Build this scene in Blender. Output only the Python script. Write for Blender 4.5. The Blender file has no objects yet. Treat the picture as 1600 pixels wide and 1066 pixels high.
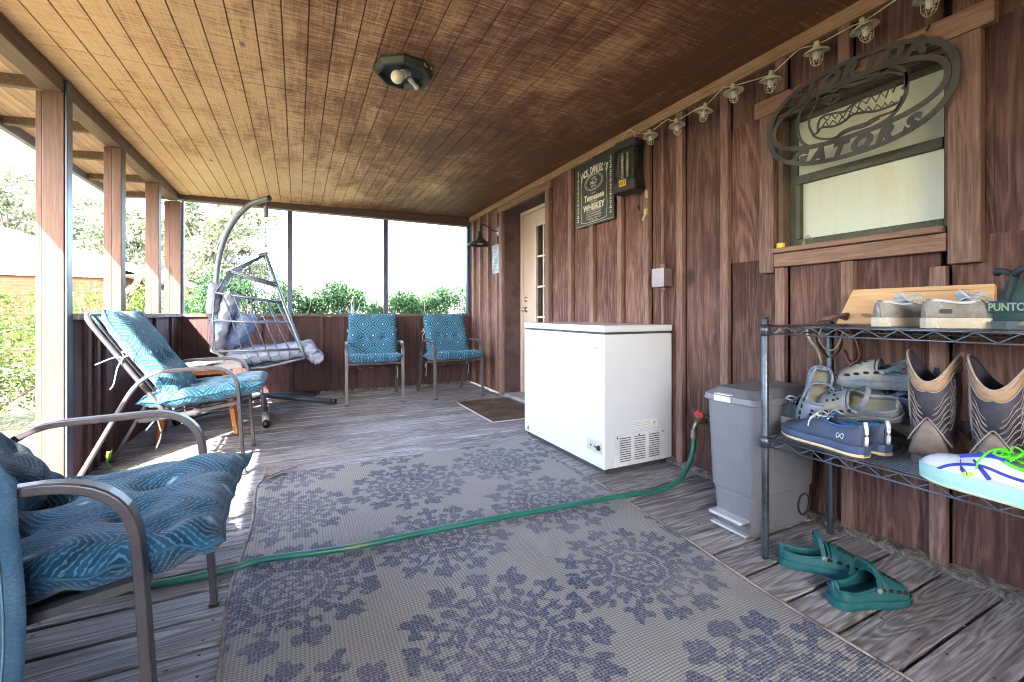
import bpy, bmesh, math, random
import numpy as np
from mathutils import Vector, Matrix
R = math.radians
random.seed(7); rng = np.random.default_rng(7)
S = bpy.context.scene
COL = S.collection
# ---------------------------------------------------------------- camera
cam = bpy.data.cameras.new('camera'); co = bpy.data.objects.new('camera', cam); COL.objects.link(co)
co.location = (0, 0, 0.92); co.rotation_euler = (R(90), 0, -0.45795)
cam.sensor_width = 36; cam.lens = 36*681.3/1600; cam.shift_y = -0.0268
cam.clip_start = 0.02; cam.clip_end = 600
S.camera = co
# ---------------------------------------------------------------- sky, sun, exposure
SUN_EL = R(37.5); SUN_ROT = R(212)
w = bpy.data.worlds.new('World'); S.world = w; w.use_nodes = True
nt = w.node_tree; nt.nodes.clear()
sky = nt.nodes.new('ShaderNodeTexSky'); sky.sky_type = 'NISHITA'; sky.sun_disc = False
sky.sun_elevation = SUN_EL; sky.sun_rotation = SUN_ROT; sky.dust_density = 2.0; sky.air_density = 1.0
bg = nt.nodes.new('ShaderNodeBackground'); bg.inputs['Strength'].default_value = 0.15
out = nt.nodes.new('ShaderNodeOutputWorld')
nt.links.new(sky.outputs[0], bg.inputs[0]); nt.links.new(bg.outputs[0], out.inputs[0])
sl = bpy.data.lights.new('sun', 'SUN'); so = bpy.data.objects.new('sun', sl); COL.objects.link(so)
sl.energy = 2.2; sl.angle = R(0.5); sl.color = (1.0, 0.95, 0.88)
sd = Vector((math.sin(SUN_ROT)*math.cos(SUN_EL), math.cos(SUN_ROT)*math.cos(SUN_EL), math.sin(SUN_EL)))
so.rotation_euler = sd.to_track_quat('Z', 'Y').to_euler(); so.location = (-6, -8, 9)
S.view_settings.view_transform = 'Standard'; S.view_settings.look = 'None'
S.view_settings.exposure = 4.4; S.view_settings.gamma = 1.0
S.render.engine = 'CYCLES'
S.cycles.filter_width = 1.05; S.cycles.max_bounces = 10; S.cycles.diffuse_bounces = 6; S.cycles.glossy_bounces = 4

# ---------------------------------------------------------------- node helpers
class NT:
    def __init__(s, name):
        s.m = bpy.data.materials.new(name); s.m.use_nodes = True; s.t = s.m.node_tree
        s.t.nodes.clear()
        s.out = s.t.nodes.new('ShaderNodeOutputMaterial')
        s.b = s.t.nodes.new('ShaderNodeBsdfPrincipled'); s.t.links.new(s.b.outputs[0], s.out.inputs[0])
    def n(s, typ, **kw):
        nd = s.t.nodes.new(typ)
        for k, v in kw.items(): setattr(nd, k, v)
        return nd
    def l(s, a, b): s.t.links.new(a, b)
    def put(s, sock, v):
        if hasattr(v, 'is_output') or isinstance(v, bpy.types.NodeSocket): s.l(v, sock)
        else: sock.default_value = v
    def math(s, op, a, b=None, c=None, clamp=False):
        nd = s.n('ShaderNodeMath', operation=op, use_clamp=clamp); s.put(nd.inputs[0], a)
        if b is not None: s.put(nd.inputs[1], b)
        if c is not None: s.put(nd.inputs[2], c)
        return nd.outputs[0]
    def coord(s, kind='Object'): return s.n('ShaderNodeTexCoord').outputs[kind]
    def island(s): return s.n('ShaderNodeNewGeometry').outputs['Random Per Island']
    def mapping(s, v, scale=(1,1,1), loc=(0,0,0), rot=(0,0,0)):
        m = s.n('ShaderNodeMapping'); s.l(v, m.inputs[0]); s.put(m.inputs['Scale'], scale)
        m.inputs['Rotation'].default_value = rot
        s.put(m.inputs['Location'], loc); return m.outputs[0]
    def noise(s, v, scale=5, detail=4, rough=0.55, dist=0.0):
        m = s.n('ShaderNodeTexNoise'); s.l(v, m.inputs['Vector']); m.inputs['Scale'].default_value = scale
        m.inputs['Detail'].default_value = detail; m.inputs['Roughness'].default_value = rough
        m.inputs['Distortion'].default_value = dist; return m.outputs[0]
    def ramp(s, f, stops, interp='LINEAR'):
        r = s.n('ShaderNodeValToRGB'); s.put(r.inputs[0], f); e = r.color_ramp.elements
        r.color_ramp.interpolation = interp
        while len(e) < len(stops): e.new(0.5)
        for el, (p, c) in zip(e, stops):
            el.position = p; el.color = (*c, 1) if not isinstance(c, float) else (c, c, c, 1)
        return r.outputs[0]
    def mix(s, f, a, b, mode='MIX'):
        m = s.n('ShaderNodeMix', data_type='RGBA', blend_type=mode); s.put(m.inputs[0], f)
        for i, v in ((6, a), (7, b)):
            if isinstance(v, tuple): v = (*v, 1)
            s.put(m.inputs[i], v)
        return m.outputs[2]
    def bump(s, h, strength=0.3, dist=0.01):
        b = s.n('ShaderNodeBump'); b.inputs['Strength'].default_value = strength; b.inputs['Distance'].default_value = dist
        s.l(h, b.inputs['Height']); s.l(b.outputs[0], s.b.inputs['Normal'])
    def set(s, col=None, rough=None, metal=None, spec=None):
        if col is not None: s.put(s.b.inputs['Base Color'], (*col, 1) if isinstance(col, tuple) else col)
        if rough is not None: s.put(s.b.inputs['Roughness'], rough)
        if metal is not None: s.b.inputs['Metallic'].default_value = metal
        if spec is not None: s.b.inputs['Specular IOR Level'].default_value = spec
        return s.m
    def offs(s, v, amt=13.0):      # shift the coordinates by a random amount per loose piece
        c = s.n('ShaderNodeCombineXYZ'); r = s.island(); k = s.math('MULTIPLY', r, amt)
        for i in range(3): s.l(k, c.inputs[i])
        a = s.n('ShaderNodeVectorMath', operation='ADD'); s.l(v, a.inputs[0]); s.l(c.outputs[0], a.inputs[1]); return a.outputs[0]

def plain(name, col, rough=0.5, metal=0.0, var=0.12, scale=30, bump=0.0, spec=0.5):
    """paint, metal, plastic: the colour with a little dirt and unevenness"""
    t = NT(name); v = t.coord()
    nz = t.noise(v, scale, 5, 0.6); n2 = t.noise(v, scale/7, 3)
    c = t.mix(t.math('MULTIPLY', nz, 1.0), tuple(x*(1-var) for x in col), tuple(min(1, x*(1+var)) for x in col))
    c = t.mix(t.ramp(n2, [(0.45, 0.0), (0.7, 1.0)]), c, tuple(x*max(.2, 1-1.9*var) for x in col))
    n3 = t.noise(v, scale*3.3, 3, 0.7); c = t.mix(t.ramp(n3, [(0.60, 0.0), (0.68, min(1.0, var*1.6))]), c, tuple(min(1, x*1.5+.02) for x in col))
    t.set(c, t.math('ADD', rough-0.06, t.math('MULTIPLY', n2, 0.12)), metal, spec)
    if bump: t.bump(nz, bump, 0.004)
    return t.m

def wood(name, dark, light, axis='Z', gs=1.0, rough=0.8, bump=0.5, knots=True, spec=0.3, wear=0.5, island=True, tint=0.25, cath=0.5, bd=0.004):
    """rough board: streaky grain along axis, cathedral rings, a few knots, per-board tone"""
    t = NT(name); v = t.coord()
    if island: v = t.offs(v)
    ax = 'XYZ'.index(axis)
    sc = [26*gs]*3; sc[ax] = 1.3*gs
    g1 = t.noise(t.mapping(v, tuple(sc)), 3.0, 8, 0.65, 0.4)
    sc2 = [7*gs]*3; sc2[ax] = 0.7*gs
    base = t.noise(t.mapping(v, tuple(sc2)), 1.0, 3, 0.5, 0.6)
    rings = t.math('SINE', t.math('MULTIPLY', base, 60.0))
    rings = t.math('POWER', t.math('MULTIPLY_ADD', rings, 0.5, 0.5), 2.2)
    fine = t.noise(t.mapping(v, tuple(q*4 if i != ax else q*2 for i, q in enumerate(sc))), 2.0, 4, 0.7)
    g = t.math('ADD', t.math('MULTIPLY', g1, 0.8-cath*0.25), t.math('MULTIPLY', rings, cath*0.16))
    g = t.math('ADD', g, t.math('MULTIPLY', fine, 0.28))
    big = t.noise(v, 1.7, 4, 0.6)
    g = t.math('ADD', g, t.math('MULTIPLY', t.math('SUBTRACT', big, 0.5), wear))
    c = t.ramp(g, [(0.34, dark), (0.50, tuple(a*0.6+b*0.4 for a, b in zip(dark, light))), (0.68, light)])
    sck = [75*gs]*3; sck[ax] = 1.6*gs; ck = t.noise(t.mapping(v, tuple(sck)), 1.0, 2, 0.5, 0.3)
    c = t.mix(t.ramp(ck, [(0.68, 0.0), (0.74, 0.8)]), c, tuple(x*0.35 for x in dark))
    if knots:
        vo = t.n('ShaderNodeTexVoronoi'); scv = [1.0]*3; scv[ax] = 0.45
        t.l(t.mapping(v, tuple(scv)), vo.inputs['Vector']); vo.inputs['Scale'].default_value = 4.2
        k = t.ramp(vo.outputs['Distance'], [(0.06, 1.0), (0.15, 0.0)])
        c = t.mix(t.math('MULTIPLY', k, 0.75), c, tuple(x*0.45 for x in dark))
    r = t.math('MULTIPLY_ADD', t.island(), 2*tint, 1-tint)
    mv = t.n('ShaderNodeHueSaturation'); t.l(c, mv.inputs['Color']); t.l(r, mv.inputs['Value'])
    t.set(mv.outputs[0], rough, 0, spec)
    if bump: t.bump(g, bump, bd)
    return t.m

def leafmat(name, c1, c2, c3, trans=0.35):
    t = NT(name); r = t.island()
    c = t.ramp(r, [(0.0, c1), (0.5, c2), (1.0, c3)])
    t.set(c, 0.55, 0, 0.35)
    tr = t.n('ShaderNodeBsdfTranslucent'); t.l(t.mix(0.5, c, c2), tr.inputs[0])
    ms = t.n('ShaderNodeMixShader'); ms.inputs[0].default_value = trans
    t.l(t.b.outputs[0], ms.inputs[1]); t.l(tr.outputs[0], ms.inputs[2]); t.l(ms.outputs[0], t.out.inputs[0])
    return t.m

def cushion_mat(name, deep, mid, pale, px=0.2, py=0.24, freq=6.0):
    """ikat print: nested pointed ogees in a half-drop repeat, dotted pale lines on teal"""
    t = NT(name); v = t.coord(); sx = t.n('ShaderNodeSeparateXYZ'); 
    wv = t.n('ShaderNodeTexNoise'); t.l(v, wv.inputs['Vector']); wv.inputs['Scale'].default_value = 90
    t.l(v, sx.inputs[0])
    w_ = t.math('MULTIPLY', t.math('SUBTRACT', wv.outputs[0], 0.5), 0.03)
    X = t.math('ADD', t.math('DIVIDE', sx.outputs[0], px), w_); Y = t.math('ADD', t.math('DIVIDE', sx.outputs[1], py), w_)
    ds = []
    for o in (0.0, 0.5):
        a = t.math('ABSOLUTE', t.math('SUBTRACT', t.math('FRACT', t.math('ADD', X, o)), 0.5))
        b = t.math('ABSOLUTE', t.math('SUBTRACT', t.math('FRACT', t.math('ADD', Y, o)), 0.5))
        ln = t.math('SQRT', t.math('ADD', t.math('MULTIPLY', a, a), t.math('MULTIPLY', b, b)))
        ds.append(t.math('ADD', t.math('MULTIPLY', t.math('ADD', a, b), 0.55), t.math('MULTIPLY', ln, 0.4)))
    d = t.math('MINIMUM', ds[0], ds[1])
    s = t.math('SINE', t.math('MULTIPLY', d, freq*2*math.pi/0.36))
    s2 = t.math('SINE', t.math('MULTIPLY', t.math('ADD', X, Y), 2*math.pi*14)); s3 = t.math('SINE', t.math('MULTIPLY', t.math('SUBTRACT', X, Y), 2*math.pi*14))
    dots = t.math('MULTIPLY', s2, s3)
    line = t.ramp(t.math('ADD', s, t.math('MULTIPLY', dots, 0.45)), [(0.35, 0.0), (0.85, 1.0)])
    zone = t.math('SINE', t.math('MULTIPLY', d, 2*math.pi/0.17))
    c = t.mix(t.math('MULTIPLY_ADD', zone, 0.5, 0.5), deep, mid)
    c = t.mix(t.math('MULTIPLY', line, 0.45), c, pale)
    core = t.ramp(d, [(0.02, 0.8), (0.05, 0.0)])
    c = t.mix(core, c, tuple(min(1, x*1.3+0.1) for x in pale))
    fade = t.noise(v, 5, 3); c = t.mix(t.math('MULTIPLY', fade, 0.3), c, mid)
    t.set(c, 0.9, 0, 0.15)
    t.b.inputs['Sheen Weight'].default_value = 0.15
    h = t.math('ADD', t.noise(v, 220, 2), t.math('MULTIPLY', t.noise(v, 14, 4), 1.6)); t.bump(h, 0.35, 0.01)
    return t.m

# ---------------------------------------------------------------- mesh helpers
class MB:
    def __init__(s): s.v = []; s.f = []; s.m = []
    def add(s, vs, fs, mi=0, M=None):
        o = len(s.v)
        if M is not None: vs = [tuple(M @ Vector(p)) for p in vs]
        s.v += [tuple(p) for p in vs]; s.f += [tuple(i+o for i in f) for f in fs]; s.m += [mi]*len(fs); return s
    def box(s, a, b, mi=0, M=None):
        (x0, y0, z0), (x1, y1, z1) = a, b
        vs = [(x0,y0,z0),(x1,y0,z0),(x1,y1,z0),(x0,y1,z0),(x0,y0,z1),(x1,y0,z1),(x1,y1,z1),(x0,y1,z1)]
        return s.add(vs, [(0,3,2,1),(4,5,6,7),(0,1,5,4),(1,2,6,5),(2,3,7,6),(3,0,4,7)], mi, M)
    def sweep(s, pts, sec, mi=0, closed=False, up=(0,0,1), scale=None, cap=True):
        """section (list of 2d points) carried along a path; up fixes its roll"""
        P = [Vector(p) for p in pts]; n = len(P); k = len(sec); vs = []; U = Vector(up)
        for i, p in enumerate(P):
            if closed: d = P[(i+1) % n]-P[i-1]
            else: d = P[min(i+1, n-1)]-P[max(i-1, 0)]
            d.normalize(); a = d.cross(U)
            if a.length < 1e-3: a = d.cross(Vector((1, 0.01, 0)))
            a.normalize(); b = a.cross(d).normalized(); q = scale[i] if scale else 1.0
            vs += [tuple(p + a*(x*q) + b*(y*q)) for x, y in sec]
        fs = []
        for i in range(n if closed else n-1):
            j = (i+1) % n
            fs += [(i*k+a, i*k+(a+1) % k, j*k+(a+1) % k, j*k+a) for a in range(k)]
        if cap and not closed: fs += [tuple(range(k))[::-1], tuple((n-1)*k+a for a in range(k))]
        return s.add(vs, fs, mi)
    def tube(s, pts, r, k=8, mi=0, closed=False, scale=None, up=(0,0,1)):
        return s.sweep(pts, [(r*math.cos(2*math.pi*i/k), r*math.sin(2*math.pi*i/k)) for i in range(k)], mi, closed, up, scale)
    def lathe(s, prof, n=24, M=None, mi=0):
        vs = []; fs = []; k = len(prof)
        for i in range(n):
            a = 2*math.pi*i/n; vs += [(r*math.cos(a), r*math.sin(a), z) for r, z in prof]
        for i in range(n):
            j = (i+1) % n
            fs += [(i*k+q, j*k+q, j*k+q+1, i*k+q+1) for q in range(k-1)]
        return s.add(vs, fs, mi, M)
    def prism(s, outl, z0, z1, mi=0, M=None):
        n = len(outl); vs = [(x, y, z0) for x, y in outl]+[(x, y, z1) for x, y in outl]
        fs = [tuple(range(n))[::-1], tuple(range(n, 2*n))]+[(i, (i+1) % n, n+(i+1) % n, n+i) for i in range(n)]
        return s.add(vs, fs, mi, M)
    def grid(s, rows, mi=0, closeu=False, M=None, skip=None):
        n = len(rows); k = len(rows[0]); vs = [p for r in rows for p in r]; fs = []
        for i in range(n-1):
            for j in range(k if closeu else k-1):
                if skip and skip(i, j): continue
                fs.append((i*k+j, i*k+(j+1) % k, (i+1)*k+(j+1) % k, (i+1)*k+j))
        return s.add(vs, fs, mi, M)

def obj(name, mb, mats, parent=None, loc=(0,0,0), rot=(0,0,0), smooth=False, bevel=0, label=None, solid=0, subsurf=0, segs=2):
    me = bpy.data.meshes.new(name); me.from_pydata(mb.v, [], mb.f)
    mats = mats if isinstance(mats, (list, tuple)) else [mats]
    for m in mats: me.materials.append(m)
    if len(mats) > 1: me.polygons.foreach_set('material_index', mb.m)
    me.validate()
    bm = bmesh.new(); bm.from_mesh(me); bmesh.ops.recalc_face_normals(bm, faces=bm.faces); bm.to_mesh(me); bm.free()
    if smooth:
        me.polygons.foreach_set('use_smooth', [True]*len(me.polygons))
    o = bpy.data.objects.new(name, me); COL.objects.link(o); o.location = loc; o.rotation_euler = rot
    if parent: o.parent = parent
    if solid:
        d = o.modifiers.new('s', 'SOLIDIFY'); d.thickness = solid; d.offset = -1
    if bevel:
        d = o.modifiers.new('b', 'BEVEL'); d.width = bevel; d.segments = segs; d.limit_method = 'ANGLE'; d.angle_limit = R(40)
    if subsurf:
        d = o.modifiers.new('u', 'SUBSURF'); d.levels = d.render_levels = subsurf
    if label: o['label'] = label
    return o
def tag(o, label, cat, group=None, kind=None):
    if label: o['label'] = label
    if cat: o['category'] = cat
    if group: o['group'] = group
    if kind: o['kind'] = kind
    return o
def thing(name, label, cat, loc=(0,0,0), rot=(0,0,0), group=None):
    o = bpy.data.objects.new(name, None); COL.objects.link(o); o.location = loc; o.rotation_euler = rot
    o.empty_display_size = 0.1
    return tag(o, label, cat, group)
def copy_tree(o, parent=None):
    c = o.copy(); COL.objects.link(c)
    c.parent = parent
    for ch in list(o.children): copy_tree(ch, c)
    return c
def smoothpath(pts, n=6):
    """Catmull-Rom through the points"""
    P = [Vector(p) for p in pts]; Q = [P[0]*2-P[1]]+P+[P[-1]*2-P[-2]]; o = []
    for i in range(1, len(Q)-2):
        for j in range(n):
            t = j/n; a, b, c, d = Q[i-1], Q[i], Q[i+1], Q[i+2]
            o.append(0.5*((2*b)+(c-a)*t+(2*a-5*b+4*c-d)*t*t+(3*b-a-3*c+d)*t**3))
    return o+[P[-1]]
def frame(xd, zd):
    x = Vector(xd).normalized(); z = Vector(zd); z = (z-x*z.dot(x)).normalized(); y = z.cross(x)
    return tuple(Matrix((x, y, z)).transposed().to_euler())
def interp(keys, t):
    for (a, x), (b, y) in zip(keys, keys[1:]):
        if t <= b:
            u = (t-a)/max(b-a, 1e-6); u = max(0, min(1, u)); return x+(y-x)*u
    return keys[-1][1]
def sinterp(keys, t):
    """smooth interpolation through keys"""
    ks = [keys[0]]+list(keys)+[keys[-1]]
    for i in range(1, len(ks)-2):
        if t <= ks[i+1][0] or i == len(ks)-3:
            (a, x), (b, y) = ks[i], ks[i+1]; u = max(0, min(1, (t-a)/max(b-a, 1e-6)))
            m0 = (y-ks[i-1][1])/max(b-ks[i-1][0], 1e-6)*(b-a); m1 = (ks[i+2][1]-x)/max(ks[i+2][0]-a, 1e-6)*(b-a)
            return (2*u**3-3*u**2+1)*x+(u**3-2*u**2+u)*m0+(-2*u**3+3*u**2)*y+(u**3-u**2)*m1
    return keys[-1][1]
def fontmesh(mb, txt, size, M, depth=0.001, sx=1.0, shear=0.0, mi=0, bold=0.0, align='CENTER'):
    cu = bpy.data.curves.new('t', 'FONT'); cu.body = txt; cu.size = size; cu.extrude = depth; cu.offset = bold; cu.shear = shear
    cu.align_x = align; cu.resolution_u = 3
    o = bpy.data.objects.new('t', cu); COL.objects.link(o)
    dg = bpy.context.evaluated_depsgraph_get(); dg.update()
    me = bpy.data.meshes.new_from_object(o.evaluated_get(dg))
    vs = [(v.co.x*sx, v.co.y, v.co.z) for v in me.vertices]; fs = [tuple(p.vertices) for p in me.polygons]
    mb.add(vs, fs, mi, M)
    bpy.data.objects.remove(o); bpy.data.meshes.remove(me); bpy.data.curves.remove(cu)
def wallM(x, y, z):     # text/relief plane on the house wall: right = -Y, up = +Z, out = -X
    return Matrix(((0, 0, -1, x), (-1, 0, 0, y), (0, 1, 0, z), (0, 0, 0, 1)))
def leaves(name, cents, size, mat, parent=None, aspect=0.45, jitter=0.3, updir=0.0):
    """many small pointed leaf faces at the given points"""
    c = np.asarray(cents); n = len(c)
    d = rng.normal(size=(n, 3)); d[:, 2] += updir; d /= np.linalg.norm(d, axis=1)[:, None]
    e = np.cross(d, rng.normal(size=(n, 3))); e /= np.linalg.norm(e, axis=1)[:, None]
    s = size*(1+jitter*rng.uniform(-1, 1, n))[:, None]
    nn = np.cross(d, e)
    v = np.stack([c-d*s*.5, c+e*s*aspect*.5+nn*s*.06, c+d*s*.5, c-e*s*aspect*.5+nn*s*.06], 1).reshape(-1, 3)
    me = bpy.data.meshes.new(name); me.vertices.add(4*n); me.vertices.foreach_set('co', v.ravel())
    me.loops.add(4*n); me.loops.foreach_set('vertex_index', np.arange(4*n)); me.polygons.add(n)
    me.polygons.foreach_set('loop_start', np.arange(0, 4*n, 4)); me.polygons.foreach_set('loop_total', np.full(n, 4))
    me.update(calc_edges=True); me.materials.append(mat)
    o = bpy.data.objects.new(name, me); COL.objects.link(o)
    if parent: o.parent = parent
    return o
# ================================================================ MATERIALS
M_wall = wood('painted_siding', (0.062,0.026,0.021), (0.205,0.112,0.090), 'Z', 1.2, 0.75, 1.0, wear=0.6, cath=0.9, bd=0.006)
M_wall2 = wood('painted_batten', (0.125,0.066,0.052), (0.32,0.200,0.165), 'Z', 1.6, 0.75, 0.4, wear=0.4, knots=False)
M_trim = wood('painted_trim', (0.15,0.080,0.055), (0.34,0.205,0.150), 'Y', 1.5, 0.7, 0.35, wear=0.3, knots=False, cath=0.3)
M_trimz = wood('painted_trim_upright', (0.11,0.058,0.045), (0.30,0.185,0.155), 'Z', 1.4, 0.7, 0.4, wear=0.3, knots=False)
M_dark = wood('dark_half_wall_siding', (0.048,0.022,0.022), (0.105,0.052,0.052), 'Z', 0.8, 0.7, 0.35, wear=0.35, cath=0.35)
M_post = wood('painted_post', (0.070,0.036,0.026), (0.135,0.075,0.055), 'Z', 1.0, 0.6, 0.3, wear=0.3, cath=0.2)
M_beam = wood('painted_beam', (0.085,0.052,0.036), (0.18,0.12,0.082), 'Y', 1.0, 0.6, 0.25, wear=0.3, knots=False, cath=0.2)
M_cap = wood('weathered_cap', (0.14,0.10,0.095), (0.33,0.27,0.25), 'Y', 1.0, 0.7, 0.35, wear=0.4, knots=False)
M_soffit = wood('soffit_board', (0.27,0.17,0.12), (0.46,0.32,0.23), 'Y', 0.9, 0.7, 0.2, wear=0.4, knots=False, cath=0.2)
def ceiling_mat():
    t = NT('worn_shaded_ceiling_board'); v = t.coord(); vo = t.offs(v, 9.0)
    # smoky brown wear patches over a tan paint, broken up across the saw marks
    saw = t.noise(t.mapping(v, (3.0, 46, 1)), 2.2, 6, 0.7, 0.4)
    blot = t.noise(t.mapping(v, (4.5, 1.8, 1)), 1.0, 5, 0.65, 0.6)
    big = t.noise(v, 0.75, 3, 0.5, 0.3)
    grain = t.noise(t.mapping(vo, (40, 2.0, 1)), 2.0, 6, 0.6, 0.8)
    g = t.math('ADD', t.math('MULTIPLY', saw, 0.70), t.math('ADD', t.math('MULTIPLY', blot, 0.50), t.math('MULTIPLY', grain, 0.25)))
    g = t.math('ADD', g, t.math('MULTIPLY', t.math('SUBTRACT', big, 0.5), 0.55))
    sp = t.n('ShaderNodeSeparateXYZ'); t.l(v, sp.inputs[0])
    g = t.math('SUBTRACT', g, t.math('MULTIPLY', t.math('ADD', sp.outputs[0], -0.4), 0.11))  # dimmer light painted into the colour, with less wear, towards the house wall
    g = t.math('ADD', g, t.math('MULTIPLY', sp.outputs[1], 0.012))  # slightly paler towards the far end
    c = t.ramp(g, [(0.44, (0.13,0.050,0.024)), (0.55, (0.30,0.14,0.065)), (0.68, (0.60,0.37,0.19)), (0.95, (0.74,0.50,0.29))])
    kn = t.n('ShaderNodeTexVoronoi'); t.l(t.mapping(vo, (1, .5, 1)), kn.inputs['Vector']); kn.inputs['Scale'].default_value = 3.3
    c = t.mix(t.ramp(kn.outputs['Distance'], [(0.03, 0.8), (0.06, 0.0)]), c, (0.06,0.03,0.02))
    t.set(c, t.ramp(g, [(0.45, 0.62), (0.9, 0.42)]), 0, 0.5)
    t.bump(t.math('ADD', saw, grain), 0.6, 0.005)
    return t.m
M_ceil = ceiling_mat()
def deck_mat():
    t = NT('weathered_deck_board'); v = t.coord(); vo = t.offs(v, 17.0)
    g1 = t.noise(t.mapping(vo, (1.2, 34, 30)), 3.0, 9, 0.7, 0.5)
    base = t.noise(t.mapping(vo, (0.6, 7, 7)), 1.0, 3, 0.5, 0.8)
    rings = t.math('MULTIPLY_ADD', t.math('SINE', t.math('MULTIPLY', base, 110.0)), 0.5, 0.5)
    g = t.math('ADD', t.math('MULTIPLY', g1, 0.8), t.math('MULTIPLY', rings, 0.18))
    c = t.ramp(g, [(0.30, (0.07,0.062,0.064)), (0.48, (0.20,0.188,0.195)), (0.66, (0.40,0.39,0.41))])
    dirt = t.noise(v, 2.2, 6, 0.65, 0.5)
    c = t.mix(t.ramp(dirt, [(0.45, 0.0), (0.72, 0.5)]), c, (0.15,0.13,0.125))
    scuff = t.noise(t.mapping(v, (5, 13, 1)), 1.6, 8, 0.75, 1.2)
    c = t.mix(t.ramp(scuff, [(0.62, 0.0), (0.74, 0.45)]), c, (0.50,0.48,0.47))
    crk = t.noise(t.mapping(vo, (1.6, 95, 60)), 1.0, 3, 0.55, 0.4)
    c = t.mix(t.ramp(crk, [(0.64, 0.0), (0.70, 0.85)]), c, (0.035,0.03,0.03))
    nails = t.n('ShaderNodeTexVoronoi'); t.l(vo, nails.inputs['Vector']); nails.inputs['Scale'].default_value = 5
    c = t.mix(t.ramp(nails.outputs['Distance'], [(0.02, 0.8), (0.045, 0.0)]), c, (0.03,0.025,0.02))
    hs = t.n('ShaderNodeHueSaturation'); t.l(c, hs.inputs['Color']); t.l(t.math('MULTIPLY_ADD', t.island(), 0.45, 0.78), hs.inputs['Value'])
    t.set(hs.outputs[0], t.math('MULTIPLY_ADD', dirt, 0.3, 0.5), 0, 0.4)
    t.bump(t.math('ADD', g, t.math('MULTIPLY', scuff, 0.3)), 0.6, 0.006)
    return t.m
M_deck = deck_mat()
M_steel = plain('dark_blue_frame_paint', (0.06,0.08,0.13), 0.45, 0.3)
M_chair = plain('taupe_powder_coat', (0.10,0.088,0.092), 0.38, 0.35, 0.15, 60, 0.15)
M_void = plain('dark_gap', (0.015,0.012,0.011), 0.95, 0, 0.1)
M_white = plain('white_enamel', (0.64,0.67,0.715), 0.16, 0, 0.035, 6)
M_black = plain('black_plastic', (0.02,0.02,0.022), 0.45, 0, 0.2)
M_blackm = plain('black_metal', (0.045,0.047,0.05), 0.5, 0.4, 0.25, 40, 0.2)
M_door = plain('beige_door_paint', (0.50,0.40,0.34), 0.45, 0, 0.04, 10)
M_chrome = plain('brushed_nickel', (0.55,0.53,0.50), 0.28, 1.0, 0.1)

# ================================================================ SETTING
def ground_mat():
    t = NT('winter_lawn'); v = t.coord()
    a = t.noise(v, 0.6, 5, 0.6); b = t.noise(v, 14, 6, 0.7); c3 = t.noise(v, 60, 3, 0.6)
    c = t.ramp(t.math('ADD', t.math('MULTIPLY', a, 0.4), t.math('MULTIPLY', b, 0.6)),
               [(0.38, (0.12,0.12,0.05)), (0.50, (0.26,0.23,0.12)), (0.62, (0.40,0.34,0.23))])
    c = t.mix(t.ramp(c3, [(0.5, 0.0), (0.62, 0.5)]), c, (0.09,0.065,0.035))
    t.set(c, 0.95, 0, 0.1); t.bump(t.math('ADD', b, c3), 0.9, 0.05); return t.m
g = MB(); N = 60
for i in range(N+1):
    for j in range(N+1):
        u = (i/N*2-1); q = (j/N*2-1); x = 300*u*abs(u)**1.5; y = 300*q*abs(q)**1.5
        g.v.append((x, y, -0.27+0.04*math.sin(x*.7)*math.cos(y*.5)))
g.f = [(i*(N+1)+j, (i+1)*(N+1)+j, (i+1)*(N+1)+j+1, i*(N+1)+j+1) for i in range(N) for j in range(N)]; g.m = [0]*len(g.f)
tag(obj('ground', g, ground_mat(), smooth=True), None, None, kind='structure')

# deck boards run across the porch
d = MB(); y = 0.565-0.148*21
while y < 5.46:
    x1 = 2.085-random.random()*0.03; h = random.uniform(-0.002, 0.002); s = random.uniform(0.008, 0.015)
    x0 = -1.22-random.random()*0.01
    d.box((x0, y+s/2, -0.03+h), (x1, y+0.148-s/2, h)); y += 0.148
for k in range(36):
    for xj in (-1.13, -0.68, -0.23, 0.22, 0.67, 1.12, 1.57, 2.02):
        for dy in (0.030, 0.116):
            cx, cy = xj+random.uniform(-.008, .008), 0.565-0.148*2+0.148*k+dy+random.uniform(-.006, .006)
            if cy < 5.4: d.add([(cx+.0045*math.cos(a), cy+.0045*math.sin(a), 0.0035) for a in [q*math.pi/4 for q in range(8)]], [tuple(range(8))], 1)
tag(obj('deck_floor', d, [M_deck, plain('rusty_nail_head', (0.05,0.04,0.038), 0.7, 0.3)], bevel=0.004), None, None, kind='structure')
d = MB()
for x in (-1.15, -0.7, -0.25, 0.2, 0.65, 1.1, 1.55, 2.0): d.box((x, -2.5, -0.17), (x+0.04, 5.6, -0.034))
d.box((-1.24, -2.5, -0.17), (-1.225, 5.6, -0.02)); d.box((-1.2, -2.5, -0.24), (2.6, 5.6, -0.2))
tag(obj('deck_frame', d, M_void), None, None, kind='structure')

# ---------------------------------------------------------------- the house side of the porch
house = thing('house', 'house wall of rough brown boards and battens along the right of the porch', 'house', (2.1, 0, 0))
def hobj(name, mb, mat, parent=None, **k):
    """part of the house: geometry given in world space, origin of the house at its wall foot"""
    mb.v = [(x-2.1, y, z) for x, y, z in mb.v]; return obj(name, mb, mat, parent or house, **k)
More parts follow.
